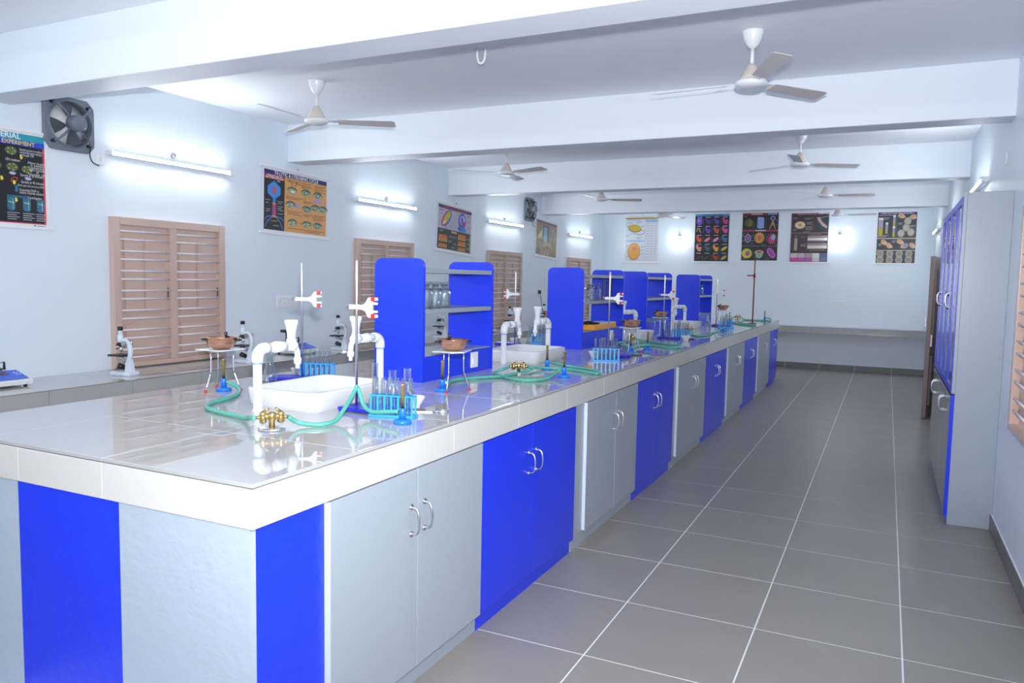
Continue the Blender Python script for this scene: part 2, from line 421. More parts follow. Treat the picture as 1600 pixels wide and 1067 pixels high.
for a, b in ((BX0 + .012, -1.52), (-1.52, -1.10), (-1.10, BX1 - .0)):
    MB().box(a + .001, b - .001, BY0, BY0 + .012, ZS + .0005, ZT - .015, .001, 1).build('edge_tile', EDGET, wt)
    MB().box(a + .001, b - .001, BY1 - .012, BY1, ZS + .0005, ZT - .015, .001, 1).build('edge_tile', EDGET, wt)

# ------------------------------------------------------------------ shelf units on the bench
def rrect(x0, x1, z0, z1, r, n=6):
    p = [(x0, z0), (x1, z0)]
    for k in range(n + 1): a = k / n * PI / 2; p.append((x1 - r + r * math.cos(a), z1 - r + r * math.sin(a)))
    for k in range(n + 1): a = PI / 2 + k / n * PI / 2; p.append((x0 + r + r * math.cos(a), z1 - r + r * math.sin(a)))
    return p
units = [(.615, 1.445), (3.06, 4.16), (4.945, 5.98), (7.46, 8.28)]
ulab = ['blue reagent shelf unit nearest the camera, with three glass bottles on it', 'second blue reagent shelf unit, with an orange box on its base',
        'third blue reagent shelf unit along the bench', 'farthest blue reagent shelf unit on the bench']
for (a, b), lb in zip(units, ulab):
    L = b - a
    s = thing('reagent_shelf_unit', lb, 'shelf unit', (-1.36, a, ZT), 0, 'reagent shelf units on the bench')
    pp = rrect(-.16, .16, 0, .68, .045)
    MB().prism(pp, 0, .022, 'y').build('side_panel', BLUEP, s); MB().prism(pp, L - .022, L, 'y').build('side_panel', BLUEP, s)
    for z in (.375, .60): MB().box(-.15, .157, .022, L - .022, z, z + .026, .002, 1).build('shelf', SHELFG, s)
    bx = MB().box(-.15, .155, .022, L - .022, 0, .14, .002, 1).build('base_box', BLUEP, s)
    MB().box(-.15, .155, .0225, L - .0225, .1405, .1465).build('base_top', SHELFG, s)
    ps = MB().box(.155, .162, L * .66, L * .66 + .085, .03, .125, .003).build('socket_plate', WHITEP, bx)
    MB().box(.162, .167, L * .66 + .012, L * .66 + .03, .05, .09, .002).lathe([(.004, .162), (.004, .1635)], 8, (0, L * .66 + .055, .08), 'x').lathe([(.004, .162), (.004, .1635)], 8, (0, L * .66 + .055, .06), 'x').build('socket_switch', WHITEP, ps)

# ------------------------------------------------------------------ sinks and taps
def ring_pts(hx_, hy_, r, z, n=6):
    out = []
    for cx, cy, a0 in ((hx_ - r, hy_ - r, 0), (-hx_ + r, hy_ - r, PI / 2), (-hx_ + r, -hy_ + r, PI), (hx_ - r, -hy_ + r, 1.5 * PI)):
        for k in range(n + 1): a = a0 + k / n * PI / 2; out.append((cx + r * math.cos(a), cy + r * math.sin(a), z))
    return out
def mk_sink():
    s = thing('sink', '', 'sink', group='white ceramic sinks on the bench')
    t = bmesh.new(); H = .085
    prof = [(.185, .255, .05, 0), (.198, .268, .055, .02), (.205, .275, .06, H - .012), (.204, .274, .06, H - .003), (.200, .270, .058, H), (.190, .260, .052, H), (.185, .255, .05, H - .004), (.178, .248, .05, .03), (.15, .22, .05, .012)]
    R = [[t.verts.new(p) for p in ring_pts(*q)] for q in prof]; n = len(R[0])
    for k in range(len(R) - 1):
        for i in range(n): f = t.faces.new((R[k][i], R[k][(i + 1) % n], R[k + 1][(i + 1) % n], R[k + 1][i])); f.smooth = True
    t.faces.new(R[-1]); bmesh.ops.recalc_face_normals(t, faces=t.faces[:])
    MB().merge(t).build('basin', CERAM, s)
    MB().lathe([(.03, .0125), (.03, .015), (.012, .015), (.012, .0145)], 16).build('drain', STEEL, s)
    return s
SK = Kind(mk_sink)
# tap: riser at origin, arm towards +y
def mk_tap():
    s = thing('pvc_tap', '', 'tap', group='white pipe taps at the sinks')
    H = .262; r = .0215
    MB().lathe([(.024, 0), (.024, .004), (.019, .006), (.019, H - .06)], 18).build('riser_pipe', PVC, s)
    MB().lathe([(.0195, H - .064), (.0195, H - .058)], 18).build('solvent_ring', PVCB, s)
    arc = [(0, 0, H - .058), (0, 0, H - .04)] + [(0, .04 - .04 * math.cos(a), H - .04 + .04 * math.sin(a)) for a in (.3, .6, .9, 1.2, PI / 2)] + [(0, .062, H)]
    MB().tube(arc, .0245, 16).build('elbow', PVC, s)
    MB().lathe([(.019, .055), (.019, .135)], 18, (0, 0, H), 'y').build('arm_pipe', PVC, s)
    MB().lathe([(.0235, .10), (.0255, .105), (.0255, .135), (.022, .145), (.022, .165)], 16, (0, 0, H), 'y').build('coupling', PVC, s)
    v = MB().lathe([(.014, .16), (.016, .18), (.024, .19), (.024, .225), (.016, .235)], 16, (0, 0, H), 'y').lathe([(.022, -.022), (.022, .03)], 16, (0, .207, H)).build('valve_body', PVC, s)
    MB().lathe([(.017, .028), (.019, .035), (.019, .055), (.026, .085), (.031, .10), (.031, .112), (.024, .116)], 14, (0, .207, H)).build('handle_knob', PVC, v)
    MB().tube(smoothpath([(0, .218, H - .005), (0, .238, H - .018), (0, .246, H - .04), (0, .247, H - .06)], 4), .0135, 12).lathe([(.0175, -.085), (.0175, -.058)], 12, (0, .247, H)).lathe([(.010, -.105), (.010, -.085)], 12, (0, .247, H)).build('spout', PVC, v)
    return s
TP = Kind(mk_tap)
sx = -1.25
sinks = [(-.17, 'white ceramic sink nearest the camera, behind the brass gas tap'), (2.08, 'white ceramic sink between the first and second blue shelf units'),
         (4.48, 'white ceramic sink between the second and third blue shelf units'), (6.72, 'white ceramic sink between the third and farthest blue shelf units')]
for k, (y, lb) in enumerate(sinks): SK.put(lb, (sx, y, ZT))
TP.put('white pipe tap at the near end of the nearest sink, arm pointing right', (-1.317, -.492, ZT), 0)
TP.put('white pipe tap at the far end of the nearest sink, against the first blue unit', (-1.317, .385, ZT), PI)
TP.put('white pipe tap at the near end of the second sink, beside the first blue unit', (-1.27, 1.745, ZT), 0)
TP.put('white pipe tap at the far end of the second sink, against the second blue unit', (-1.27, 2.51, ZT), PI)
TP.put('white pipe tap above the third sink, in front of the third blue unit', (-1.27, 4.80, ZT), PI - .35)
TP.put('white pipe tap just past the third blue unit by the far sink', (-1.30, 6.36, ZT), 0)
TP.put('white pipe tap in front of the farthest blue unit', (-1.29, 7.05, ZT), PI - .35)

# ------------------------------------------------------------------ gas taps, hoses, burners
def mk_gas():
    s = thing('gas_tap', '', 'gas tap', group='brass gas taps on the bench')
    MB().lathe([(.048, 0), (.05, .002), (.05, .006), (.044, .009), (.018, .010)], 24).build('flange', ALU, s)
    MB().lathe([(.011, .008), (.011, .035), (.015, .04), (.015, .062), (.010, .066)], 14).build('stem', BRASS, s)
    for sg in (-1, 1):
        v = MB().tube([(0, sg * .008, .05), (0, sg * .03, .05)], .010, 10).lathe([(.006, .025), (.013, .03), (.013, .048), (.011, .056), (.013, .060), (.008, .068)], 12, (0, sg * .032, 0)).build('valve', BRASS, s)
        MB().tube([(0, sg * .04, .048), (0, sg * .058, .046)], [.0075, .0055], 8).build('nozzle', BRASS, v)
        MB().tube([(0, sg * .032, .066), (.008, sg * .012, .082)], [.0055, .0045], 8).build('lever', BRASS, v)
    return s
GT = Kind(mk_gas)
GT.put('brass twin gas tap in front of the nearest sink', (-.975, -.771, ZT), math.radians(-45))
GT.put('brass twin gas tap in front of the second sink, hoses looping around it', (-.935, 1.285, ZT), math.radians(-55))
GT.put('brass twin gas tap behind the third tripod, near the third sink', (-1.075, 4.03, ZT), math.radians(-20))
GT.put('brass twin gas tap beside the far sink, behind the fourth tube rack', (-.971, 5.93, ZT), math.radians(-60))
GT.put('brass twin gas tap near the far end of the bench', (-1.04, 9.55, ZT), math.radians(-75))
def mk_burner():
    s = thing('bunsen_burner', '', 'burner', group='bunsen burners')
    MB().lathe([(.036, 0), (.036, .012), (.030, .016), (.014, .02)], 24).build('foot', MBLUE, s)
    c = MB().lathe([(.0135, .018), (.0135, .058), (.011, .062)], 16).build('collar', MBLUE, s)
    MB().tube([(.010, 0, .045), (.024, 0, .045)], .0055, 8).build('gas_inlet', BRASS, c)
    MB().lathe([(.0075, .06), (.0075, .15), (.0085, .152), (.0085, .158), (.006, .158), (.006, .15)], 14).build('barrel', BRASS, s)
    return s
BU = Kind(mk_burner)
BU.put('bunsen burner under the leftmost tripod and copper bowl', (-1.858, -.165, ZT), 0)
BU.put('bunsen burner in front of the nearest tube rack', (-.628, -.423, ZT), PI - .35)
BU.put('bunsen burner under the tripod in front of the first blue shelf unit', (-.95, .41, ZT), 1.0)
BU.put('bunsen burner right up against the second sink', (-.883, 1.60, ZT), 1.6)
BU.put('bunsen burner near the worktop edge, right of the second sink', (-.636, 1.285, ZT), PI)
BU.put('bunsen burner under the tripod in front of the third blue unit', (-.769, 3.03, ZT), .6)
BU.put('bunsen burner standing alone on coiled hoses right of the third tripod', (-.735, 3.40, ZT), 0)
BU.put('bunsen burner under the tripod beside the third blue unit', (-1.03, 4.98, ZT), 0)
BU.put('bunsen burner in front of the farthest tube rack', (-.70, 6.55, ZT), 0)
BU.put('bunsen burner just left of the farthest gas tap', (-.98, 8.5, ZT), 0)
BU.put('bunsen burner closest to the far end of the bench', (-.64, 9.6, ZT), 0)
BU.put('bunsen burner on the far-left bench side under a tripod past the second sink', (-1.86, 3.92, ZT), 0)

def hose(label, pts, r=.0088):
    o = MB().tube(smoothpath(pts, 7), r, 10).build('rubber_hose', GREENH); tag(o, label, 'hose', 'green gas hoses'); return o
zh = ZT + .0105
hose('green rubber hose from the nearest gas tap curling left to the leftmost burner',
     [(-1.02, -.812, 1.031), (-1.08, -.775, 1.02), (-1.16, -.715, 1.0), (-1.26, -.675, zh), (-1.383, -.645, zh), (-1.50, -.60, zh), (-1.578, -.50, zh), (-1.62, -.36, zh), (-1.70, -.22, zh), (-1.78, -.155, 1.01), (-1.834, -.165, 1.03)])
hose('green rubber hose looping up over the near stand from gas tap to burner',
     [(-.934, -.73, 1.031), (-.925, -.69, 1.005), (-.88, -.662, zh), (-.843, -.63, zh), (-.845, -.56, 1.0), (-.868, -.47, 1.04), (-.89, -.39, 1.085), (-.895, -.365, 1.104), (-.885, -.36, 1.08), (-.855, -.37, 1.03), (-.80, -.39, 1.012), (-.73, -.405, 1.02), (-.652, -.414, 1.03)])
hose('green rubber hose from the second gas tap to the burner by the first blue unit',
     [(-.887, 1.318, 1.031), (-.88, 1.36, 1.01), (-.915, 1.31, zh), (-.93, 1.19, zh), (-.935, 1.05, zh), (-1.0, .94, zh), (-1.06, .82, zh), (-1.07, .70, zh), (-1.03, .60, zh), (-.97, .50, 1.01), (-.932, .42, 1.03)])
hose('green rubber hose in a wide loop from the second gas tap to the edge burner',
     [(-.983, 1.252, 1.031), (-1.03, 1.26, 1.01), (-1.06, 1.22, zh), (-1.02, 1.13, zh), (-.93, 1.05, zh), (-.82, .975, zh), (-.72, .97, zh), (-.67, 1.09, zh), (-.672, 1.23, 1.01), (-.66, 1.285, 1.03)])
hose('green rubber hose running right from the second gas tap along the worktop and back',
     [(-.95, 1.36, 1.032), (-.945, 1.45, 1.01), (-.90, 1.55, 1.0), (-.80, 1.61, zh), (-.70, 1.60, zh), (-.57, 1.53, zh), (-.505, 1.50, zh), (-.53, 1.60, zh), (-.64, 1.70, zh), (-.76, 1.76, zh), (-.85, 1.72, 1.01), (-.883, 1.625, 1.03)])
hose('green rubber hose coiled under the third tripod',
     [(-1.06, 3.98, 1.031), (-1.12, 3.93, 1.0), (-1.14, 3.80, zh), (-1.05, 3.62, zh), (-.95, 3.45, zh), (-.86, 3.36, zh), (-.80, 3.36, 1.02), (-.712, 3.40, 1.03)])
hose('green rubber hose trailing from the third gas tap to the worktop edge',
     [(-1.06, 4.08, 1.031), (-1.03, 4.22, 1.0), (-.92, 4.18, zh), (-.76, 4.02, zh), (-.62, 3.90, zh), (-.545, 3.75, zh), (-.62, 3.64, zh), (-.74, 3.72, zh), (-.86, 3.78, zh), (-.90, 3.60, zh), (-.85, 3.3, zh), (-.80, 3.12, 1.01), (-.75, 3.044, 1.03)])
hose('green rubber hose around the fourth gas tap beside the far sink',
     [(-.93, 5.90, 1.031), (-.88, 5.72, zh), (-.82, 5.45, zh), (-.72, 5.25, zh), (-.66, 5.5, zh), (-.70, 5.9, zh), (-.72, 6.25, zh), (-.676, 6.55, 1.03)])
hose('green rubber hose between the farthest gas tap and the burner left of it',
     [(-1.09, 9.56, 1.031), (-1.12, 9.35, zh), (-1.10, 9.0, zh), (-1.0, 8.75, zh), (-.956, 8.5, 1.03)])
hose('green rubber hose from the farthest gas tap to the last burner',
     [(-.985, 9.53, 1.031), (-.93, 9.5, zh), (-.80, 9.45, zh), (-.66, 9.4, zh), (-.56, 9.5, zh), (-.55, 9.7, zh), (-.59, 9.75, 1.02), (-.616, 9.6, 1.03)])
hose('green rubber hose bunched on the worktop left of the red stand',
     [(-.93, 8.45, zh), (-.85, 8.25, zh), (-.72, 8.0, zh), (-.55, 7.87, zh), (-.53, 7.97, zh), (-.65, 8.15, zh), (-.78, 8.3, zh), (-.88, 8.35, zh)])

# ------------------------------------------------------------------ tripods and copper bowls
TH = .205
def mk_tripod():
    s = thing('tripod_stand', '', 'tripod', group='tripod stands with gauze tops')
    MB().tube([(.062 * math.cos(a), .062 * math.sin(a), TH - .006) for a in [2 * PI * k / 24 for k in range(24)]], .0045, 8, closed=True).build('ring', ALU, s)
    MB().box(-.083, .083, -.083, .083, TH - .0015, TH + .0015).build('gauze', WHITEP, s)
    for k in range(3):
        a = 2 * PI * k / 3 + .5; c_, s_ = math.cos(a), math.sin(a)
        l = MB().tube(smoothpath([(.060 * c_, .060 * s_, TH - .008), (.062 * c_, .062 * s_, .10), (.066 * c_, .066 * s_, .085), (.095 * c_, .095 * s_, .006)], 3), .0035, 8).build('leg', ALU, s)
        MB().lathe([(0, 0), (.006, .001), (.0075, .006), (.005, .012), (0, .013)], 10, (.096 * c_, .096 * s_, 0)).build('foot_tip', REDP, l)
    return s
TR = Kind(mk_tripod)
def mk_bowl():
    s = thing('copper_bowl', '', 'bowl', group='copper water bowls on tripods')
    MB().lathe([(0, .0), (.034, .0), (.054, .010), (.068, .030), (.075, .056), (.080, .057), (.080, .059), (.073, .059), (.066, .031), (.052, .012), (.03, .003), (0, .003)], 28).build('bowl_body', COPPER, s)
    for a in (0, PI):
        c_ = math.cos(a)
        MB().tube(smoothpath([(.070 * c_, -.014, .044), (.086 * c_, -.014, .046), (.094 * c_, 0, .046), (.086 * c_, .014, .046), (.070 * c_, .014, .044)], 3), .0045, 8).build('ring_handle', BLACK, s)
    MB().lathe([(.004, .056), (.008, .060), (.008, .076), (.004, .080)], 10, (0, .07, 0)).build('rim_knob', BLACK, s)
    return s
BO = Kind(mk_bowl)
tri = [(-1.875, -.165, .0, 'leftmost on the bench', 'leftmost, in front of the nearest window'), (-.92, .455, .28, 'in front of the first blue shelf unit', 'in front of the first blue shelf unit'),
       (-.785, 3.06, .2, 'in front of the third blue shelf unit, hoses coiled below', 'in front of the third blue shelf unit'),
       (-1.06, 4.98, .3, 'against the third blue shelf unit beside a retort stand', 'against the third blue shelf unit beside a retort stand'),
       (-1.00, 8.05, .3, 'past the farthest blue shelf unit', 'past the farthest blue shelf unit'),
       (-1.86, 3.92, .3, 'on the left bench side beyond the second sink', 'left of the second blue unit, beyond the taps')]
for x, y, rz, a, b in tri:
    TR.put('wire-legged tripod with white gauze, ' + a, (x, y, ZT), rz)
    BO.put('small copper bowl on a tripod, ' + b, (x + .005, y, ZT + TH + .0017), rz + .5)

# ------------------------------------------------------------------ retort stands
def mk_stand(clamp_z=.445):
    s = thing('retort_stand', '', 'retort stand', group='retort stands with white clamps')
    b_ = MB().box(-.065, .065, -.105, .105, .014, .020, .002, 1)
    for sx_ in (-1, 1):
        b_.box(sx_ * .065 - .003, sx_ * .065 + .003, -.105, .105, .006, .020)
    b_.build('base_plate', RBLUE, s)
    for sx_ in (-1, 1):
        for sy in (-1, 1): MB().box(sx_ * .05 - .016, sx_ * .05 + .016, sy * .09 - .014, sy * .09 + .014, 0, .014, .002, 1).build('foot', RBLUE, s)
    MB().lathe([(.0055, .018), (.0055, .64), (.003, .645)], 12, (0, -.06, 0)).build('rod', STEEL, s)
    c = MB().box(-.010, .010, -.095, -.02, clamp_z - .010, clamp_z + .010, .003).prism([(-.022, -.012 + clamp_z), (-.008, -.016 + clamp_z), (.006, -.040 + clamp_z), (.020, -.044 + clamp_z), (.020, .044 + clamp_z), (.006, .040 + clamp_z), (-.008, .016 + clamp_z), (-.022, .012 + clamp_z)], -.009, .009, 'x')
    for dz in (-.017, .017): c.box(-.007, .007, .016, .048, clamp_z + dz - .005, clamp_z + dz + .005, .002)
    for dz in (-.036, .036): c.box(-.008, .008, .016, .048, clamp_z + dz - .006, clamp_z + dz + .006, .002)
    cl = c.build('clamp', WHITEP, s)
    for dz in (-.036, .036): MB().box(-.010, .010, .022, .042, clamp_z + dz - .0085, clamp_z + dz + .0085, .002).build('grip_pad', REDP, cl)
    MB().tube([(0, -.095, clamp_z), (0, -.112, clamp_z + .003)], .003, 6).tube([(0, -.112, clamp_z - .010), (0, -.112, clamp_z + .014)], .003, 6).build('wing_screw', STEELD, cl)
    return s
RS = Kind(mk_stand)
def stand(label, rodx, rody, rz, flip=False):
    s = RS.put(label, (rodx - .06 * math.sin(rz), rody + .06 * math.cos(rz), ZT), rz)
    if flip:
        for c in s.children:
            if c.name.startswith('clamp'): c.rotation_euler = (0, 0, PI); c.location = (0, -.12, 0)
    return s
stand('retort stand nearest the camera, right of the nearest sink', -.975, -.262, math.radians(-92))
stand('retort stand behind the nearest sink, in front of the left wall', -1.825, .364, math.radians(120), True)
stand('retort stand behind the second sink, clamp red-tipped before the third window', -1.85, 3.12, math.radians(100))
stand('retort stand in front of the second blue shelf unit', -.83, 2.65, math.radians(-92))
stand('retort stand in front of the third blue shelf unit', -.967, 4.77, math.radians(-88))
stand('retort stand past the farthest blue shelf unit', -.985, 7.55, math.radians(-92))
s = thing('retort_stand', 'tall dark red stand rod with a side arm near the far end', 'retort stand', (-.655, 8.5, ZT))
MB().box(-.05, .05, -.07, .07, 0, .012, .003).build('base_plate', DRED, s)
MB().lathe([(.009, .012), (.009, .965), (.005, .97)], 12).build('rod', DRED, s)
MB().tube([(-.10, -.02, .69), (0, 0, .69)], .009, 8).lathe([(.016, .66), (.016, .72)], 10).build('side_arm', DRED, s)

# ------------------------------------------------------------------ racks and tubes
RK = .18
def mk_rack():
    s = thing('test_tube_rack', '', 'tube rack', group='light blue test tube racks')
    MB().box(-RK / 2 - .008, RK / 2 + .008, -.032, .032, 0, .012, .002, 1).build('bottom_plate', LBLUE, s)
    for sy in (-1, 1): MB().box(-RK / 2 - .006, RK / 2 + .006, sy * .019 - .005, sy * .019 + .005, .086, .092, .001, 1).build('top_rail', LBLUE, s)
    me = None
    for k in range(7):
        x = -RK / 2 + k * RK / 6
        if me is None: o = MB().box(-.0025, .0025, -.019, .019, .086, .092).build('divider', LBLUE, s); me = o.data; o.location = (x, 0, 0)
        else: inst(me, 'divider', s, (x, 0, 0))
    for k in (0, 1, 2, 3, 4, 5, 6):
        x = -RK / 2 + k * RK / 6
        for sy in (-1, 1): MB().box(x - .004, x + .004, sy * .02 - .003, sy * .02 + .003, .011, .087).build('post', LBLUE, s)
    return s
RA = Kind(mk_rack)
def glass_lathe(prof, wall=.0012):
    outer = prof; inner = [(max(r - wall, 0), h + (wall if r < 1e-4 else 0)) for r, h in reversed(prof)]
    return outer + inner
TUBE_ME = None
def tube_mesh():
    global TUBE_ME
    if TUBE_ME is None:
        o = MB().lathe(glass_lathe([(0, 0), (.005, .0015), (.0078, .006), (.0085, .012), (.0085, .147), (.0098, .150)]), 14, cap=False).build('test_tube', GLASS); TUBE_ME = o; return o
    o = TUBE_ME.copy(); C.objects.link(o); return o
def rack(label, where, x, y, rz, n):
    RA.put(label, (x, y, ZT), rz)
    c_, s_ = math.cos(rz), math.sin(rz)
    for k in range(n):
        lx = -RK / 2 + (k + .5) * RK / 6
        o = tube_mesh(); o.location = (x + lx * c_, y + lx * s_, ZT + .0125); o.rotation_euler = (0, 0, 0)
        tag(o, ('leftmost', 'second', 'third', 'fourth', 'fifth', 'rightmost')[k] + ' glass test tube in the rack ' + where, 'test tube', 'test tubes in the rack ' + where)
rack('light blue tube rack nearest the camera, behind the near burner', 'nearest the camera', -.745, -.318, math.radians(12), 6)
rack('light blue tube rack behind the nearest sink by the left bench edge', 'behind the nearest sink', -1.76, .415, math.radians(15), 6)
rack('light blue tube rack behind the second sink beneath the far tap', 'behind the second sink', -1.70, 3.36, math.radians(30), 6)
rack('light blue tube rack in front of the second blue shelf unit', 'in front of the second blue unit', -.73, 2.31, math.radians(22), 6)
rack('light blue tube rack in front of the farther third sink and taps', 'before the far sink', -.82, 4.93, math.radians(40), 6)
rack('light blue tube rack farthest along the bench', 'farthest along the bench', -.77, 7.10, math.radians(40), 6)

# ------------------------------------------------------------------ glassware
def mk_flask():
    s = thing('conical_flask', '', 'flask', group='clear glass conical flasks')
    MB().lathe(glass_lathe([(0, 0), (.040, 0), (.043, .004), (.042, .012), (.022, .085), (.017, .10), (.016, .155), (.020, .160)], .0014), 24, cap=False).build('flask_body', GLASS, s); return s
FK = Kind(mk_flask)
FK.put('clear conical flask behind the nearest tube rack, its left one', (-.90, -.10, ZT))
FK.put('clear conical flask behind the nearest tube rack, beside the white mortar', (-.885, -.005, ZT))
FK.put('clear conical flask behind the nearest white tap pipe', (-1.905, .20, ZT))
FK.put('clear conical flask behind the second sink, left of the blue rack', (-1.83, 3.41, ZT))
FK.put('clear conical flask behind the second sink, in front of the rack', (-1.60, 3.26, ZT))
FK.put('clear conical flask behind the rack before the second blue unit', (-.80, 2.45, ZT))
FK.put('clear conical flask beside the retort stand of the third blue unit', (-.95, 4.92, ZT))
FK.put('clear conical flask left of the farthest retort stand', (-1.07, 7.42, ZT))
FK.put('clear conical flask behind the farthest tube rack', (-.88, 7.72, ZT))
def mk_cyl():
    s = thing('measuring_cylinder', '', 'cylinder', group='glass measuring cylinders')
    MB().lathe([(.032, 0), (.032, .006), (.015, .010)], 18).build('cylinder_foot', GLASS, s)
    MB().lathe(glass_lathe([(0, .011), (.013, .011), (.0135, .185), (.016, .19)], .0012), 16, cap=False).build('cylinder_body', GLASS, s); return s
CY = Kind(mk_cyl)
CY.put('glass measuring cylinder at the left end of the nearest tube rack', (-.985, -.115, ZT))
CY.put('glass measuring cylinder left end of the group on the second unit shelf', (-1.30, 3.83, ZT + .4015))
CY.put('glass measuring cylinder in the middle of the group on the second unit shelf', (-1.31, 3.96, ZT + .4015))
CY.put('glass measuring cylinder right end of the group on the second unit shelf', (-1.30, 4.09, ZT + .4015))
CY.put('glass measuring cylinder behind the rack in front of the second blue unit', (-.72, 2.43, ZT))
CY.put('glass measuring cylinder behind the rack before the far sink', (-.88, 5.08, ZT))
CY.put('glass measuring cylinder standing left of the farthest flask', (-1.15, 7.30, ZT))
def mk_bottle():
    s = thing('reagent_bottle', '', 'bottle', group='stoppered glass reagent bottles')
    MB().lathe(glass_lathe([(0, 0), (.036, 0), (.039, .004), (.039, .095), (.034, .106), (.022, .114), (.021, .132), (.026, .136)], .002), 24, cap=False).build('bottle_body', GLASS, s)
    MB().lathe([(.018, .122), (.020, .137), (.030, .139), (.033, .144), (.030, .149), (0, .150)], 20).build('stopper', GLASS, s); return s
BT = Kind(mk_bottle)
BT.put('stoppered glass bottle on the first blue unit, partly hidden by its near panel', (-1.30, .80, ZT + .4015))
BT.put('stoppered glass bottle in the middle of three on the first blue unit', (-1.30, .90, ZT + .4015))
BT.put('stoppered glass bottle rightmost of three on the first blue unit', (-1.30, 1.00, ZT + .4015))
BT.put('stoppered glass bottle left of two on the second blue unit', (-1.30, 3.47, ZT + .4015))
BT.put('stoppered glass bottle right of two on the second blue unit', (-1.30, 3.66, ZT + .4015))
BT.put('stoppered glass bottle on the third blue unit behind its near panel', (-1.30, 5.10, ZT + .4015))
BT.put('stoppered glass bottle on the farthest blue unit', (-1.30, 7.98, ZT + .4015))
def mk_mortar():
    s = thing('mortar', '', 'mortar', group='white porcelain mortars')
    MB().lathe([(.024, 0), (.026, .003), (.024, .008), (.036, .022), (.046, .042), (.048, .050), (.045, .050), (.042, .042), (.032, .024), (.015, .012), (0, .011)], 24).build('mortar_bowl', CERAM, s)
    MB().tube([(.005, 0, .020), (.05, .01, .062)], [.010, .006], 10).build('pestle', CERAM, s); return s
MO = Kind(mk_mortar)
MO.put('white porcelain mortar right of the nearest tube rack', (-.80, -.075, ZT), 2.4)
MO.put('white porcelain mortar behind the nearest sink', (-1.93, .46, ZT), 1)
MO.put('white porcelain mortar behind the second sink', (-1.92, 3.27, ZT), 1)
MO.put('white porcelain mortar left of the rack before the second blue unit', (-.885, 2.50, ZT), 1)
MO.put('white porcelain mortar at the worktop edge before the far sink', (-.70, 4.62, ZT), 1)
# scissors and knife
s = thing('scissors', 'small steel scissors lying beside the nearest mortar', 'scissors', (-.665, -.14, ZT), .5)
MB().box(-.09, .0, -.006, .002, .001, .003).build('blade', STEEL, s); MB().box(-.09, .0, -.002, .006, .003, .005).build('blade', STEEL, s)
for sg in (-1, 1):
    MB().tube([(.045 + .022 * math.cos(a), sg * .017 + .014 * math.sin(a), .004) for a in [2 * PI * k / 16 for k in range(16)]], .0028, 6, closed=True).tube([(0, 0, .003), (.026, sg * .012, .004)], .0028, 6).build('finger_loop', STEEL, s)
def brush(label, x, y, rz):
    s = thing('scalpel', label, 'scalpel', (x, y, ZT), rz)
    MB().box(-.045, .045, -.007, .007, 0, .011, .003).build('scalpel_handle', mat('dark_brown_wood', (.05, .025, .02), .4), s)
    MB().box(.045, .09, -.004, .004, .003, .006).build('scalpel_blade', STEEL, s)
brush('dark brown handled scalpel lying right of the nearest tube rack', -.745, -.155, .45 + PI)
brush('dark brown handled scalpel lying near the edge before the third tripod', -.665, 2.84, .5)
brush('dark brown handled scalpel lying on the retort base before the far sink', -.70, 4.80, .6)
# orange box on the second unit
bxn = thing('cardboard_box', 'flat orange box lying on the base of the second blue unit', 'box', (-1.29, 3.62, ZT + .1475), 0)
MB().box(-.09, .09, -.27, .33, 0, .045, .003).build('box_body', ORANGE, bxn)
MB().box(-.088, .088, -.05, .325, .0455, .052, .002).build('box_flap', WHITEP, bxn)
bk = thing('dissecting_tool', 'black pouch lying on the orange box', 'pouch', (-1.28, 3.46, ZT + .1475 + .0457), 1.1)
MB().prism([(-.10, 0), (.10, 0), (.09, .012), (.02, .02), (-.04, .032), (-.09, .028)], -.03, .03, 'y', .005).build('pouch_body', BLACK, bk)

# ------------------------------------------------------------------ microscopes and balances on the wall counter
def mk_micro():
    s = thing('microscope', '', 'microscope', group='student microscopes on the wall counter')   # faces -x local side: stage towards -x
    MB().prism([(-.085, -.055), (-.085, .055), (.06, .065), (.095, .045), (.095, -.045), (.06, -.065)], 0, .026, 'z', .006).build('foot', MICW, s)
    MB().prism([(.02, .02), (.085, .02), (.062, .12), (.03, .12)], -.022, .022, 'y', .004).build('pillar', MICW, s)
    pts = [(.045, .11), (.058, .15), (.058, .19), (.045, .225), (.020, .245), (-.010, .25)]
    MB().tube(smoothpath([(a, 0, b) for a, b in pts], 5), .018, 12).build('arm', MICW, s)
    tb = MB().lathe([(.017, .235), (.021, .24), (.021, .285), (.017, .292), (.014, .295), (.014, .34)], 16, (-.03, 0, 0)).build('body_tube', MICW, s)
    MB().lathe([(.0185, .325), (.0185, .352), (.012, .353)], 16, (-.03, 0, 0)).build('eyepiece', BLACK, tb)
    nz = MB().lathe([(.008, .205), (.030, .215), (.030, .224), (.016, .236)], 16, (-.032, 0, 0)).build('nosepiece', BLACK, s)
    MB().lathe([(.006, .168), (.009, .172), (.011, .185), (.011, .21)], 12, (-.025, 0, 0)).build('objective', STEEL, nz)
    MB().tube([(-.045, .0, .212), (-.068, .0, .19)], [.010, .007], 10).build('objective', STEEL, nz)
    st = MB().box(-.095, .03, -.058, .058, .138, .150, .003).build('stage', BLACK, s)
    MB().lathe([(.018, .112), (.020, .118), (.020, .137)], 12, (-.03, 0, 0)).build('condenser', STEELD, st)
    MB().tube([(-.04, -.02, .07), (-.015, .02, .05)], .020, 14).build('mirror', BLACK, s)
    for z, r in ((.232, .018), (.115, .015)):
        MB().lathe([(r, -.04), (r, -.028), (.006, -.028), (.006, .028), (r, .028), (r, .04)], 14, (.03, 0, z), 'y').build('focus_knob', STEELD, s)
    return s
MI = Kind(mk_micro)
zl = .81
MI.put('white microscope nearest the camera, in front of the nearest window', (-3.93, .86, zl), math.radians(8))
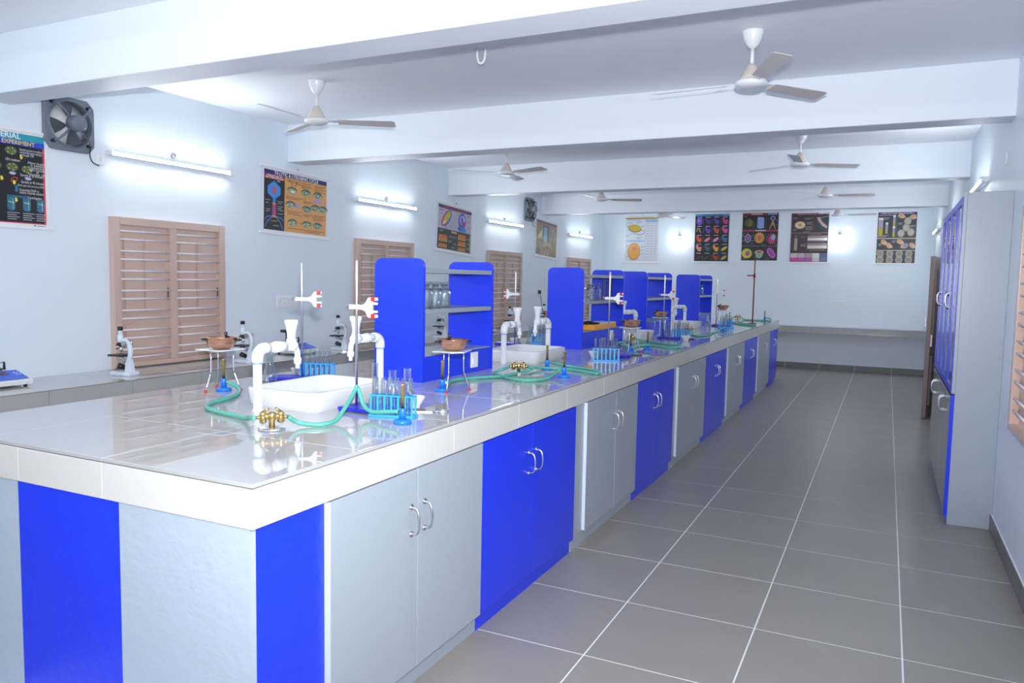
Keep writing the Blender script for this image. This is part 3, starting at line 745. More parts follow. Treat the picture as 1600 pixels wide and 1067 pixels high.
MI.put('white microscope left of the nearest tap, beside the leftmost copper bowl', (-3.83, 1.95, zl), math.radians(8))
MI.put('white microscope at the left edge of the second window', (-3.92, 3.33, zl), math.radians(8))
MI.put('white microscope on the wall counter seen through the first blue unit', (-3.95, 5.35, zl), math.radians(8))
MI.put('white microscope in front of the third window', (-3.86, 7.18, zl), math.radians(8))
MI.put('white microscope just left of the second blue unit', (-4.0, 8.75, zl), math.radians(8))
def mk_balance():
    s = thing('electronic_balance', '', 'balance', group='electronic balances on the wall counter')   # front towards +x
    MB().prism([(-.15, .014), (.135, .014), (.14, .045), (-.02, .095), (-.15, .10)], -.15, .15, 'y', .004).build('housing', WHITEP, s)
    # sloped front panel
    n = Vector((.05, 0, .16)).normalized(); a = Vector((.128, 0, .049)) + n * .0045; b = Vector((-.012, 0, .0925)) + n * .0045
    mb = MB(); mb.poly([a + Vector((0, -.13, 0)), a + Vector((0, .13, 0)), b + Vector((0, .13, 0)), b + Vector((0, -.13, 0))])
    pn = mb.build('keypad', flat('2f5fd8'), s)
    mb = MB(); c_ = a.lerp(b, .55) + n * .0012; d_ = a.lerp(b, .85) + n * .0012
    mb.poly([c_ + Vector((0, -.045, 0)), c_ + Vector((0, .05, 0)), d_ + Vector((0, .05, 0)), d_ + Vector((0, -.045, 0))]); mb.build('display', REDLED, pn)
    for k in range(4):
        mb = MB(); c_ = a.lerp(b, .45 + .2 * (k % 2)) + n * .0012; d_ = c_ + (b - a) * .08; y = .085 + .02 * (k // 2)
        mb.poly([c_ + Vector((0, y, 0)), c_ + Vector((0, y + .012, 0)), d_ + Vector((0, y + .012, 0)), d_ + Vector((0, y, 0))]); mb.build('button', WHITEP, pn)
    MB().lathe([(.075, .100), (.08, .104), (.08, .108), (.05, .112)], 24, (-.085, 0, 0)).build('pan_ring', BLACK, s)
    MB().tube([(-.085, -.06, .108), (-.085, -.06, .205)], .006, 8).lathe([(.055, .205), (.055, .225), (.05, .228)], 24, (-.085, -.06, 0)).build('pan', BLACK, s)
    MB().tube([(-.06, .085, .10), (-.06, .085, .15)], [.009, .006], 8).tube(smoothpath([(-.06, .085, .15), (-.07, .05, .14), (-.08, 0, .12)], 4), .002, 6).build('cable_plug', BLACK, s)
    for x in (-.12, .1):
        for y in (-.12, .12): MB().lathe([(.012, 0), (.012, .015)], 10, (x, y, 0)).build('rubber_foot', BLACK, s)
    return s
BA = Kind(mk_balance)
BA.put('electronic balance with blue keypad at the left edge of the picture', (-4.05, .03, zl))
BA.put('electronic balance on the wall counter behind the nearest tap', (-4.0, 2.78, zl))
BA.put('electronic balance on the wall counter behind the second sink', (-4.0, 6.55, zl))

# ------------------------------------------------------------------ tall storage cabinet
sc_ = thing('storage_cabinet', 'tall grey cupboard with blue framed glass doors at the right wall', 'cupboard', (1.47, 2.8, 0))
D, LC, HC, SP = XR - 1.47, 2.0, 2.17, .86
MB().box(.022, D, 0, .02, 0, HC, .003, 1).build('side_panel', GREYP, sc_); MB().box(.022, D, LC - .02, LC, 0, HC, .003, 1).build('side_panel', GREYP, sc_)
MB().box(.022, D, .02, LC - .02, HC - .02, HC).build('top_panel', GREYP, sc_)
MB().box(.04, D, .02, LC - .02, .04, .07).build('bottom_panel', GREYP, sc_)
MB().box(D - .012, D, .02, LC - .02, .07, HC - .02).build('back_panel', GREYP, sc_)
MB().box(.022, D - .012, LC / 2 - .01, LC / 2 + .01, .07, HC - .02).build('divider', GREYP, sc_)
for z in (SP - .02, 1.3, 1.73):
    for a in (.02, LC / 2 + .01): MB().box(.03, D - .012, a, a + LC / 2 - .03, z, z + .02).build('shelf', GREYP, sc_)
MB().box(0.004, .022, 0, .022, SP + .01, HC).build('face_stile', GREYP, sc_); MB().box(0, .022, 0, .022, .06, SP).build('face_stile', BLUEP, sc_)
MB().box(.02, .04, .02, LC - .02, 0, .07).build('kickboard', BLUEP, sc_)
for k in range(4):
    y0 = .024 + k * (LC - .026) / 4; y1 = y0 + (LC - .026) / 4 - .004
    hy = (y1 - .035) if k % 2 == 0 else (y0 + .035)
    d = MB().box(0, .02, y0, y1, .075, SP - .012, .002, 1).build('door', mat('cupboard_door_grey', (.2, .215, .25), .15), sc_)
    h = handle(d, -.0005, hy, .74); h.rotation_euler = (0, 0, PI)
    f = .045
    d = MB().box(0, .02, y0, y0 + f, SP + .01, HC - .025).box(0, .02, y1 - f, y1, SP + .01, HC - .025).box(0, .02, y0 + f, y1 - f, SP + .01, SP + .055).box(0, .02, y0 + f, y1 - f, HC - .07, HC - .025).build('glass_door', BLUEP, sc_)
    MB().box(.008, .012, y0 + f, y1 - f, SP + .055, HC - .07).build('pane', PANEG, d)
    h = handle(d, -.0005, hy, 1.47); h.rotation_euler = (0, 0, PI)

# ------------------------------------------------------------------ lights
def mk_tube():
    s = thing('tube_light', '', 'tube light', group='lit tube lights on the side walls')   # wall at x=0, along y
    MB().box(0, .026, -.60, .60, -.014, .016, .003).build('batten', FANW, s)
    tu = MB().prism([(.045 + .013 * math.cos(a), .013 * math.sin(a)) for a in [math.radians(-66 + k * 12) for k in range(12)]], -.575, .575, 'y').build('tube', TUBEM, s)
    MB().prism([(.0448 + .013 * math.cos(a), .013 * math.sin(a)) for a in [math.radians(66 + k * 19) for k in range(13)]], -.575, .575, 'y').build('tube_back', FANW, tu)
    for sg in (-1, 1): MB().box(.02, .06, sg * .59 - .014, sg * .59 + .014, -.018, .018, .003).build('lamp_holder', FANW, s)
    MB().lathe([(.022, 0), (.022, .012), (.016, .02)], 14, (0, .02, .07), 'x').build('cable_outlet', STEELD, s)
    return s
TL = Kind(mk_tube)
for y, lb in ((1.60, 'above the nearest window'), (4.60, 'above the second window'), (7.70, 'above the third window'), (10.9, 'above the fourth window')):
    TL.put('added fill tube light on the left wall ' + lb, (XL, y, 2.405 if y > 2 else 2.45), 0)
TL.put('lit tube light on the right wall above the tall cupboard', (XR, 4.85, 2.42), PI)
TL.put('lit tube light on the far right wall beyond the cupboard', (XR, 11.0, 2.44), PI)
TL.put('lit tube light on the right wall hidden behind the tall cupboard', (XR, 7.8, 2.42), PI)
for y, lb in ((-2.0, 'nearest behind the camera'), (-4.7, 'in the last bay behind the camera')):  # unseen side-wall tubes, added behind the camera to raise the fill light
    TL.put('added fill tube light on the right wall ' + lb, (XR, y, 2.42), PI)
    TL.put('added fill tube light on the left wall ' + lb, (XL, y, 2.42), 0)
for x in (-3.0, -.9): TL.put('added fill tube light on the wall behind the camera, ' + ('left' if x < -2 else 'right') + ' one', (x, YF, 2.42), PI / 2)  # two more tubes added out of view, for fill light only
for x, lb in ((-2.687, 'left'), (.236, 'right')):
    s = thing('wall_bulb', 'glowing bulb lamp on the back wall, ' + lb + ' one of two', 'lamp', (x, YB, 2.41), 0, 'bulb lamps on the back wall')
    MB().lathe([(.035, 0), (.035, -.02), (.02, -.03), (.02, -.055)], 16, (0, 0, .06), 'y').build('bulb_holder', STEELD, s)
    MB().tube(smoothpath([(0, -.03, .08), (0, -.045, .075), (0, -.06, .05)], 3), .012, 8).build('bulb_neck', STEELD, s)
    MB().lathe([(.014, .04), (.03, .025), (.045, 0), (.045, -.02), (.03, -.045), (0, -.055)], 20, (0, -.075, 0)).build('bulb', BULBM, s)

# ------------------------------------------------------------------ ceiling fans
def mk_fan():
    s = thing('ceiling_fan', '', 'ceiling fan', group='three-blade ceiling fans')
    MB().lathe([(.0, 0), (.062, 0), (.062, -.006), (.050, -.05), (.030, -.085), (.014, -.098)], 24).build('canopy', FANW, s)
    MB().lathe([(.0105, -.09), (.0105, -.20)], 14).build('down_rod', FANW, s)
    MB().lathe([(.016, -.185), (.030, -.20), (.050, -.24), (.064, -.268), (.064, -.274)], 24).build('motor_top', FANM, s)
    MB().lathe([(.05, -.272), (.088, -.282), (.094, -.296), (.086, -.310), (.055, -.322), (0, -.326)], 28).build('motor_hub', FANW, s)
    for k in range(3):
        a = 2 * PI * k / 3
        t = bmesh.new(); bmesh.ops.create_cube(t, size=1)
        b = MB().prism([(.16, -.040), (.56, -.056), (.585, -.046), (.592, .046), (.57, .056), (.16, .046)], -.0015, .0015, 'z')
        t.free()
        o = b.build('blade', FANB, s); o.rotation_euler = (math.radians(-12), 0, a); o.location = (0, 0, -.295)
        ir = MB().prism([(.08, -.018), (.20, -.030), (.21, 0), (.20, .030), (.08, .018)], .002, .005, 'z').lathe([(.006, .004), (.006, .009)], 8, (.185, -.015, 0)).lathe([(.006, .004), (.006, .009)], 8, (.185, .015, 0)).build('blade_iron', FANW, o)
    return s
FN = Kind(mk_fan)
for x, y, a, lb in ((-2.89, 1.75, 32, 'nearest on the left'), (.285, 1.80, 54, 'nearest on the right, largest in view'), (-2.78, 4.75, -20, 'second on the left'), (.235, 5.10, 30, 'second on the right'),
                    (-2.70, 7.65, 27, 'third on the left, half behind a beam'), (.27, 7.98, 5, 'third on the right, half behind a beam'), (-2.61, 10.6, 60, 'farthest on the left'), (.254, 11.0, 0, 'farthest on the right')):
    FN.put('cream three-blade ceiling fan, ' + lb, (x, y, ZC), math.radians(a))

# ------------------------------------------------------------------ exhaust fans
def mk_exh():
    s = thing('exhaust_fan', '', 'exhaust fan', group='grey wall exhaust fans')     # wall x=0, room +x
    S, Rr, n = .19, .158, 40
    t = bmesh.new(); V = []
    for k in range(n):
        a = 2 * PI * k / n; c_, s_ = math.cos(a), math.sin(a)
        m_ = max(abs(c_), abs(s_)); ro = min(S / m_, S * 1.22)
        V.append([t.verts.new((x, r * c_, r * s_)) for x, r in ((.0, ro), (.02, ro), (.025, ro - .006), (.025, Rr + .012), (.04, Rr), (.004, Rr - .004))])
    for k in range(n):
        A, B = V[k], V[(k + 1) % n]
        for i in range(5): t.faces.new((A[i], A[i + 1], B[i + 1], B[i]))
    bmesh.ops.recalc_face_normals(t, faces=t.faces[:])
    MB().merge(t).build('frame', FANG, s)
    MB().lathe([(0, .003), (Rr - .003, .003), (Rr - .001, .004), (0, .0045)], 32, (0, 0, 0), 'x').build('back_cowl', FANW, s)
    MB().lathe([(.0, .05), (.05, .052), (.058, .06), (.058, .13), (.05, .14), (0, .142)], 24, (0, 0, 0), 'x').build('motor', FANG, s)
    for k in range(4):
        a = PI / 4 + k * PI / 2; c_, s_ = math.cos(a), math.sin(a)
        MB().tube(smoothpath([(.075, .05 * c_, .05 * s_), (.09, .10 * c_, .10 * s_), (.075, .17 * c_, .17 * s_), (.03, .19 * c_, .19 * s_)], 4), .008, 8).build('bracket', FANG, s)
        MB().lathe([(.013, .025), (.013, .05)], 10, (0, .19 * c_, .19 * s_), 'x').build('rubber_mount', BLACK, s)
    for k in range(4):
        a0 = k * PI / 2 + .2; b = MB(); t = bmesh.new()
        g = []
        for r in (.035, .09, .148):
            row = []
            w_ = {.035: .25, .09: .42, .148: .40}[r]
            for q in (-1, 0, 1):
                a = a0 + q * w_; row.append(t.verts.new((.026 + q * .010, r * math.cos(a), r * math.sin(a))))
            g.append(row)
        for i in range(2):
            for j in range(2): t.faces.new((g[i][j], g[i][j + 1], g[i + 1][j + 1], g[i + 1][j]))
        bmesh.ops.solidify(t, geom=t.faces[:], thickness=.002)
        b.merge(t).build('blade', FANG, s)
    MB().tube(smoothpath([(.13, .02, -.05), (.11, .07, -.08), (.06, .13, -.13), (.02, .15, -.19), (.008, .18, -.24), (.01, .23, -.26)], 5), .004, 8).build('power_cord', BLACK, s)
    return s
EX = Kind(mk_exh)
EX.put('grey exhaust fan high on the left wall beside the nearest poster', (XL, .715, 2.605))
EX.put('grey exhaust fan high on the left wall beyond the third window', (XL, 8.60, 2.70))

# ------------------------------------------------------------------ switch plates
def plate(label, loc, rz, wd, ht, n, plug=False):
    s = thing('switch_plate', label, 'switch plate', loc, rz)     # wall x=0 room +x
    MB().box(0, .012, -wd / 2, wd / 2, -ht / 2, ht / 2, .003).build('cover', WHITEP, s)
    for k in range(n):
        y = -wd / 2 + (k + .5) * wd / n; MB().box(.012, .018, y - .008, y + .008, -.016, .016, .002).build('rocker', PVC, s)
    if plug:
        p = MB().box(.012, .05, -.025, .025, -.03, .03, .008).build('plug', BLACK, s)
        MB().tube(smoothpath([(.04, 0, -.03), (.05, .02, -.12), (.06, .05, -.28), (.10, .10, -.42), (.16, .14, -.50)], 5), .005, 8).build('plug_cord', BLACK, p)
plate('small white switch plate under the nearest exhaust fan', (XL, .955, 2.395), 0, .075, .08, 1)
plate('wide white switch plate on the left wall right of the nearest window', (XL, 2.94, 1.297), 0, .27, .105, 5)
plate('white socket plate with a black plug left of the second blue unit', (XL, 9.05, 1.35), 0, .2, .10, 1, True)
plate('white switch plate on the back wall right of the centre', (.27, YB, 1.24), -PI / 2, .22, .07, 5)
s = thing('round_wall_plate', 'round white blank plate high on the right wall', 'wall plate', (XR, 3.30, 2.44), PI)
MB().lathe([(.05, 0), (.05, .008), (.035, .014), (0, .015)], 20, (0, 0, 0), 'x').build('cap_disc', FANW, s)

# ------------------------------------------------------------------ wall charts (flat print on hung sheets)
class Chart:
    def __init__(s, label, loc, rz, W, H, tilt=0):
        s.W, s.H = W, H; s.mats = []; s.idx = {}; s.mb = MB(); s.L = 0; s.texts = []
        s.root = thing('wall_chart', label, 'poster', loc, rz, 'hanging science wall charts')
        s.root.rotation_euler = (math.radians(tilt), 0, rz) if rz == 0 else (0, 0, rz)
        MB().box(.005, .0075, 0, W, -H, 0).build('sheet', PAPER, s.root)
        MB().box(.002, .014, -.03, W + .03, -.008, .012, .003, 1).build('top_rod', WHITEP, s.root)
        MB().box(.002, .014, -.03, W + .03, -H - .014, -H + .008, .003, 1).build('bottom_rod', WHITEP, s.root)
        MB().lathe([(.008, 0), (.008, .012)], 8, (0, W * .52, .035), 'x').build('nail', STEELD, s.root)
    def _c(s, col):
        if col not in s.idx: s.idx[col] = len(s.mats); s.mats.append(flat(col))
        s.mb.mi = s.idx[col]; s.L += 1
    def P(s, u, v): return (.0078 + s.L * .00002, u * s.W, -v * s.H)
    def rect(s, u0, v0, u1, v1, col): s._c(col); s.mb.poly([s.P(u0, v1), s.P(u1, v1), s.P(u1, v0), s.P(u0, v0)]); return s
    def ell(s, u, v, ru, rv, col, rot=0, n=20):
        s._c(col); c_, s_ = math.cos(rot), math.sin(rot); k = s.W / s.H; pts = []
        for i in range(n):
            a = 2 * PI * i / n; x, y = ru * math.cos(a), rv * math.sin(a) / k
            pts.append(s.P(u + x * c_ - y * s_, v - (x * s_ + y * c_) * k))
        s.mb.poly(pts); return s
    def poly(s, pts, col): s._c(col); s.mb.poly([s.P(*p) for p in pts]); return s
    def line(s, pts, w, col):
        for (a, b), (c, d) in zip(pts[:-1], pts[1:]):
            dx, dy = (c - a) * s.W, (d - b) * s.H; l = math.hypot(dx, dy) or 1; nx, ny = -dy / l * w / 2, dx / l * w / 2
            s._c(col); s.mb.poly([s.P(a + nx / s.W, b + ny / s.H), s.P(a - nx / s.W, b - ny / s.H), s.P(c - nx / s.W, d - ny / s.H), s.P(c + nx / s.W, d + ny / s.H)])
        return s
    def bars(s, u, v, w, n, col, dv=.022, h=.008):
        for k in range(n): s.rect(u, v + k * dv, u + w * (1 - .25 * (k % 2)), v + k * dv + h, col)
        return s
    def text(s, t, u, v, h, col, maxw=None, bold=True, align='L'):
        cu = bpy.data.curves.new('lettering', 'FONT'); cu.body = t; cu.size = 1
        if bold: cu.offset = .018
        to = bpy.data.objects.new('tmp', cu); C.objects.link(to)
        bpy.context.view_layer.update()
        me = bpy.data.meshes.new_from_object(to.evaluated_get(bpy.context.evaluated_depsgraph_get()))
        bpy.data.objects.remove(to); bpy.data.curves.remove(cu)
        xs_ = [q.co.x for q in me.vertices]; wd = max(xs_) - min(xs_); x0 = min(xs_)
        sc0 = h / .70; sw = sc0
        if maxw: sw = maxw * s.W / wd
        off = {'L': 0, 'C': -wd * sw / 2, 'R': -wd * sw}[align]
        for q in me.vertices:
            q.co = Vector((.0088, u * s.W + off + (q.co.x - x0) * sw, -v * s.H + q.co.y * sc0))
        me.materials.append(flat(col)); me.name = 'lettering'
        o = bpy.data.objects.new('lettering', me); C.objects.link(o); o.parent = s.root; return s
    def done(s): s.mb.build('print', s.mats, s.root)

# 1: partly outside the frame on the left
c = Chart('black genetic material chart cut by the left picture edge', (XL, -.39, 2.50), 0, .95, .645)
c.rect(.02, .03, .97, .965, '15151a').rect(.02, .03, .97, .10, '2a9fb0').rect(.02, .10, .97, .155, '2b46c8')
c.rect(.955, .155, .97, .965, 'd03a52').rect(.02, .955, .97, .965, 'd03a52')
c.text('GENETIC MATERIAL', .80, .088, .036, 'e8f2f5', .5, align='R').text("MESELSON-STAHL'S EXPERIMENT", .90, .146, .026, 'e8d23c', .6, align='R')
for u, v, r in ((.73, .22, .042), (.735, .385, .042), (.84, .395, .04), (.62, .385, .042), (.6, .22, .04)):
    c.ell(u, v, r, r, '5d6a32')
    for k in range(5): c.ell(u + .026 * math.cos(k * 1.3), v + .035 * math.sin(k * 1.3), .006, .003, 'e6ead0', k)
c.text('Bacteria grown in medium', .79, .205, .016, 'd8d8dc', .165, False).text('containing heavy isotope', .79, .232, .016, 'd8d8dc', .16, False).text('of nitrogen 15N', .79, .259, .016, 'd8d8dc', .10, False)
c.text('15N medium', .69, .325, .018, 'd8d8dc', .10, False)
for k, q in enumerate(('Allow to grow', 'in medium', 'containing', 'light isotope', 'of', 'nitrogen 14N')): c.text(q, .915, .33 + k * .024, .016, 'd8d8dc', None, False, 'C')
c.text('Sample at 20 minutes', .79, .470, .018, 'd8d8dc', .165, False).text('Sample at 40 minutes', .795, .54, .018, 'd8d8dc', .165, False)
c.text('Break open cells and extract DNA', .77, .575, .013, 'd8d8dc', .19, False).text('Suspended DNA in', .78, .625, .017, 'd8d8dc', .14, False).text('cesium chloride solution', .78, .652, .017, 'd8d8dc', .175, False).text('Centrifugation', .84, .70, .017, 'd8d8dc', .10, False)
c.ell(.735, .45, .024, .016, 'b9b3d8').ell(.845, .49, .024, .016, 'b9b3d8').ell(.745, .515, .026, .026, 'd8452e', .5).ell(.745, .515, .020, .019, '15151a', .5)
for u, v in ((.80, .28), (.745, .55), (.755, .73), (.66, .52)): c.poly([(u - .008, v - .03), (u + .004, v - .03), (u + .012, v), (u - .002, v + .02), (u - .010, v)], 'e8d23c')
c.rect(.75, .57, .77, .64, '2f6f9c').rect(.69, .675, .84, .70, '255a78')
for u in (.72, .83, .93):
    c.rect(u - .028, .70, u + .028, .81, '2e6e86').ell(u, .81, .028, .03, '2e6e86').line([(u - .02, .745), (u + .02, .755)], .004, 'cfe8b0').line([(u + .012, .72), (u + .012, .82)], .003, 'bfe0ea')
for u in (.69, .80, .895): c.bars(u, .855, .085, 4, 'b8b8c0', .022, .007)
c.ell(.885, .982, .008, .008, '30405a').rect(.90, .979, .96, .986, '606a80'); c.done()

# 2: T4
c = Chart('orange and black phage cycle chart beside the nearest window', (XL, 2.615, 2.585), 0, .955, .62, -1.5)
c.rect(.03, .04, .97, .955, '15161c').rect(.03, .04, .97, .11, '272066').rect(.03, .11, .32, .175, 'b2272b').rect(.32, .11, .97, .955, 'e0a45f')
c.text('T4 LYTIC & LYSOGENIC CYCLE', .50, .10, .032, 'f2f2f5', .66, align='C').text('STRUCTURE OF', .175, .137, .015, 'f2e6e6', .22, align='C').text('BACTERIOPHAGE', .175, .17, .017, 'f2e6e6', .25, align='C')
c.poly([(.17, .20), (.26, .29), (.26, .40), (.19, .47), (.19, .55), (.155, .55), (.155, .47), (.08, .40), (.08, .29)], '3a8fe0').rect(.135, .285, .205, .40, '9a6a86').rect(.145, .54, .20, .56, 'd9863c')
c.rect(.148, .56, .198, .73, 'b8468a').rect(.15, .73, .20, .76, 'd9863c')
for pts in ([(.15, .75), (.08, .83), (.04, .93)], [(.20, .75), (.27, .84), (.30, .93)], [(.15, .74), (.07, .76), (.05, .80)], [(.20, .74), (.28, .76), (.31, .80)]): c.line(pts, .007, '5a9be0')
c.text('DNA', .21, .205, .014, 'e8e8e8', None).bars(.05, .50, .06, 2, 'b8b8b8', .045).bars(.22, .50, .08, 2, 'b8b8b8', .03).bars(.22, .58, .08, 3, 'b8b8b8', .028).bars(.06, .64, .06, 2, 'b8b8b8', .03).bars(.22, .69, .08, 1, 'b8b8b8').bars(.13, .81, .09, 1, 'c8b070').bars(.16, .88, .08, 1, 'b8b8b8')
cells = [(.43, .295, 0), (.64, .29, 1), (.83, .30, 1), (.41, .52, 2), (.655, .555, 1), (.79, .51, 1), (.915, .515, 1), (.44, .80, 2), (.66, .80, 2), (.83, .80, 1)]
for u, v, kd in cells:
    c.ell(u, v, .073, .055, '4c5a5c').ell(u, v + .015, .068, .044, '9fae86')
    if kd == 1: c.ell(u, v + .005, .042, .030, '3a4a66', .4).ell(u, v + .005, .030, .020, 'a9b694', .4)
    elif kd == 2:
        for k in range(6): c.ell(u + .042 * math.cos(k), v + .022 * math.sin(2.1 * k) + .012, .010, .007, 'dfe8cf' if k % 2 else '3a4438')
    else: c.ell(u + .01, v + .02, .035, .018, 'e2ead2')
for pts in ([(.43, .24), (.43, .19), (.36, .13)], [(.47, .24), (.50, .15)], [(.60, .24), (.58, .19), (.48, .17)]): c.line(pts, .005, '3a2a1c')
c.rect(.76, .375, .90, .425, 'b29ad0').rect(.485, .48, .54, .56, 'b29ad0')
for u, v, w_, n in ((.35, .135, .22, 2), (.57, .14, .17, 4), (.77, .14, .19, 5), (.34, .40, .25, 2), (.60, .43, .15, 2), (.36, .62, .22, 3), (.60, .64, .13, 2), (.76, .63, .2, 4), (.37, .89, .28, 1), (.64, .89, .30, 2)): c.bars(u, v, w_, n, '8a5a44', .024, .009)
for pts in ([(.36, .36), (.36, .41)], [(.63, .35), (.62, .42)], [(.94, .36), (.95, .45)], [(.36, .58), (.36, .62)], [(.72, .62), (.78, .72)], [(.60, .80), (.53, .80)]): c.line(pts, .005, 'b0452e')
c.done()

# 3: grey/black chart
c = Chart('grey and black bacterial structures chart between the second and third windows', (XL, 5.75, 2.56), 0, .95, .635, -3)
c.rect(.03, .04, .97, .95, 'b9b4c2').rect(.03, .04, .97, .11, '33285f').rect(.03, .53, .97, .95, '22302c').rect(.18, .062, .84, .09, 'a8364a')
c.ell(.27, .30, .16, .12, '4a6ab8', .75).ell(.24, .31, .15, .10, 'b03a72', .75).ell(.27, .29, .13, .075, 'c8b422', .75).ell(.20, .40, .05, .03, 'e0dcc0', .7)
c.ell(.70, .29, .11, .17, '4a4fb0').ell(.71, .27, .075, .10, 'd0c4dc').ell(.70, .27, .04, .08, '3f62c8').ell(.75, .34, .05, .05, 'b03a72').ell(.70, .47, .13, .05, '3f7ad0').line([(.60, .42), (.66, .5)], .03, '3848a0')
c.rect(.49, .13, .493, .52, '8a8894').rect(.05, .14, .18, .17, 'c06a9a').rect(.82, .14, .95, .17, 'c06a9a')
for u, v, w_ in ((.06, .22, .08), (.40, .36, .08), (.34, .43, .12), (.52, .16, .07), (.84, .26, .11), (.84, .40, .11), (.2, .49, .12)): c.bars(u, v, w_, 2, '7e7c92', .025)
c.rect(.40, .55, .56, .59, 'e0b060')
for u, v0, v1 in ((.07, .66, .80), (.07, .84, .92), (.60, .58, .70), (.60, .73, .83), (.60, .86, .93)):
    c.rect(u, v0, u + .22, v1, 'd8662c'); c.rect(u, v0 + (v1 - v0) * .62, u + .22, v1, 'd8b428')
    for k in range(3): c.poly([(u + .03 + k * .06, v1 - .01), (u + .05 + k * .06, v0 + (v1 - v0) * .45), (u + .07 + k * .06, v1 - .01)], '8a2a5a')
for u, v in ((.34, .66), (.32, .76), (.44, .66), (.46, .8), (.42, .88), (.84, .64), (.84, .74), (.84, .84), (.08, .56)): c.bars(u, v, .12, 2, '9aa69c', .024)
c.rect(.925, .56, .955, .92, 'b08a3c'); c.done()

# 4: crumpled tan chart
c = Chart('crumpled tan chart on the left wall beyond the second exhaust fan', (XL, 8.89, 2.605), 0, .93, .64, -3)
c.rect(.03, .05, .97, .95, '8d7d58').rect(.03, .05, .97, .11, '4a4250').rect(.03, .11, .97, .15, 'a86a62').rect(.33, .14, .62, .56, '35404a').rect(.38, .2, .52, .55, '6fa3c4').ell(.45, .50, .09, .10, '8fc0dc').ell(.48, .62, .06, .08, 'c9b88c')
random.seed(3)
for k in range(40): c.ell(random.uniform(.08, .92), random.uniform(.58, .92), random.uniform(.02, .06), random.uniform(.015, .04), random.choice(['a3926a', '6f6648', 'c2b48c', '7f7a50', 'b09a7c']), random.uniform(0, 3))
for k in range(16): c.ell(random.choice((random.uniform(.06, .3), random.uniform(.66, .93))), random.uniform(.2, .55), random.uniform(.02, .05), random.uniform(.02, .05), random.choice(['a3926a', '7a6e4c', 'b8a67c']), random.uniform(0, 3))
c.poly([(.10, .50), (.30, .24), (.30, .52)], 'cfc7a0').rect(.88, .25, .91, .9, 'c9a070').rect(.93, .15, .965, .94, '6a4038'); c.done()

# back wall
def back(label, x0, x1, z0, z1): return Chart(label, (x0, YB, z1), -PI / 2, x1 - x0, z1 - z0)
zB, zT2 = 1.965, 2.885
c = back('white cell comparison chart leftmost on the back wall', -3.82, -3.11, zB - .02, zT2 - .02)
c.rect(.02, .02, .98, .055, 'c2a42e').rect(.03, .06, .97, .97, 'cfd4dc').text('PROKARYOTIC AND EUKARYOTIC CELL', .48, .049, .018, '4a3a18', .80, align='C')
c.rect(.62, .065, .97, .12, '7fb2e6').rect(.03, .515, .60, .545, '9cbfea').text('PROKARYOTIC CELL', .30, .082, .014, '2a4a86', .34, align='C').text('EUKARYOTIC CELL', .32, .538, .014, '2a4a86', .34, align='C')
c.rect(.61, .06, .615, .97, '8a94a8').rect(.745, .12, .748, .97, 'a8b0be').rect(.865, .12, .868, .97, 'a8b0be')
c.ell(.30, .255, .20, .085, '4a5548', -.12).ell(.30, .245, .19, .075, 'c2a62c', -.12).line([(.48, .28), (.57, .31), (.58, .36), (.5, .395), (.40, .39), (.3, .365), (.18, .37)], .010, '6a5a4a')
for k in range(8): c.line([(.14 + k * .045, .20), (.13 + k * .045, .17)], .004, '6a6a3a')
c.ell(.29, .76, .19, .19, 'c8742a').ell(.29, .75, .175, .165, 'd69a36').ell(.30, .70, .07, .05, 'c8703a')
for v in range(13): c.bars(.64, .145 + v * .055, .08, 1, '7d8798').bars(.765, .145 + v * .055, .06, 1, '7d8798').bars(.885, .145 + v * .055, .05, 1, '7d8798')
for u, v, w_ in ((.12, .12, .12), (.32, .11, .2), (.06, .2, .07), (.48, .2, .1), (.05, .40, .1), (.35, .45, .15), (.05, .63, .08), (.5, .64, .09), (.5, .72, .09), (.5, .80, .09), (.06, .86, .08), (.16, .93, .3)): c.bars(u, v, w_, 2, '8a93a4', .02)
c.done()
c = back('black bacteria types chart second from left on the back wall', -2.40, -1.72, zB, zT2 + .02)
c.rect(.02, .015, .98, .06, '4a8fc4').rect(.02, .06, .98, .985, '141420').text('TYPES OF BACTERIA', .5, .053, .024, '1a2a52', .62, align='C')
cc = ['7a52b8', '46307e', '4a46a8', 'c83a8a', 'd0a08c', '6a3ab0', 'c0503c', 'd84a9a', 'd4442a', 'd87aa8', 'd48ab8', '2f6f9a', 'e08a78', '3a5a58', 'e0a038', 'c8ae28', '7a2a22', '6a5a5a', '9a3a1e', 'b88a5a']
for k in range(20):
    i, j = k % 4, k // 4; u, v = .14 + i * .24, .16 + j * .185; col = cc[k]
    c.rect(u - .06, v - .085, u + .07, v - .073, 'b8b8c4')
    if k in (9, 10, 15, 16, 17, 19): c.ell(u, v + .01, .095, .03 if k not in (16, 17) else .007, col, .6)
    elif k == 0: c.ell(u, v, .085, .085, col).ell(u - .02, v - .02, .04, .035, '9a78d0')
    elif k == 4: c.line([(u - .07, v + .03), (u - .05, v - .04), (u + .02, v - .03), (u, v + .01), (u + .06, v + .05)], .012, col)
    else:
        for q in range(9): c.ell(u + .05 * math.cos(q * .8), v + .04 * math.sin(q * 1.1), .03, .03, col)
    if i < 3: c.rect(u + .118, v - .05, u + .122, v + .06, '8a8a98')
c.done()
c = back('black virus chart with red bands behind the red stand', -1.50, -.82, zB + .02, zT2 + .02)
c.rect(.02, .015, .98, .985, '17171f').rect(.02, .015, .66, .06, '8a2028').rect(.66, .015, .98, .06, '3a4a86').rect(.02, .355, .98, .39, '9a2a52').rect(.25, .025, .55, .05, 'c8a0a0').rect(.38, .362, .65, .383, 'd8c0c8').rect(.70, .028, .94, .048, 'a8b0d0')
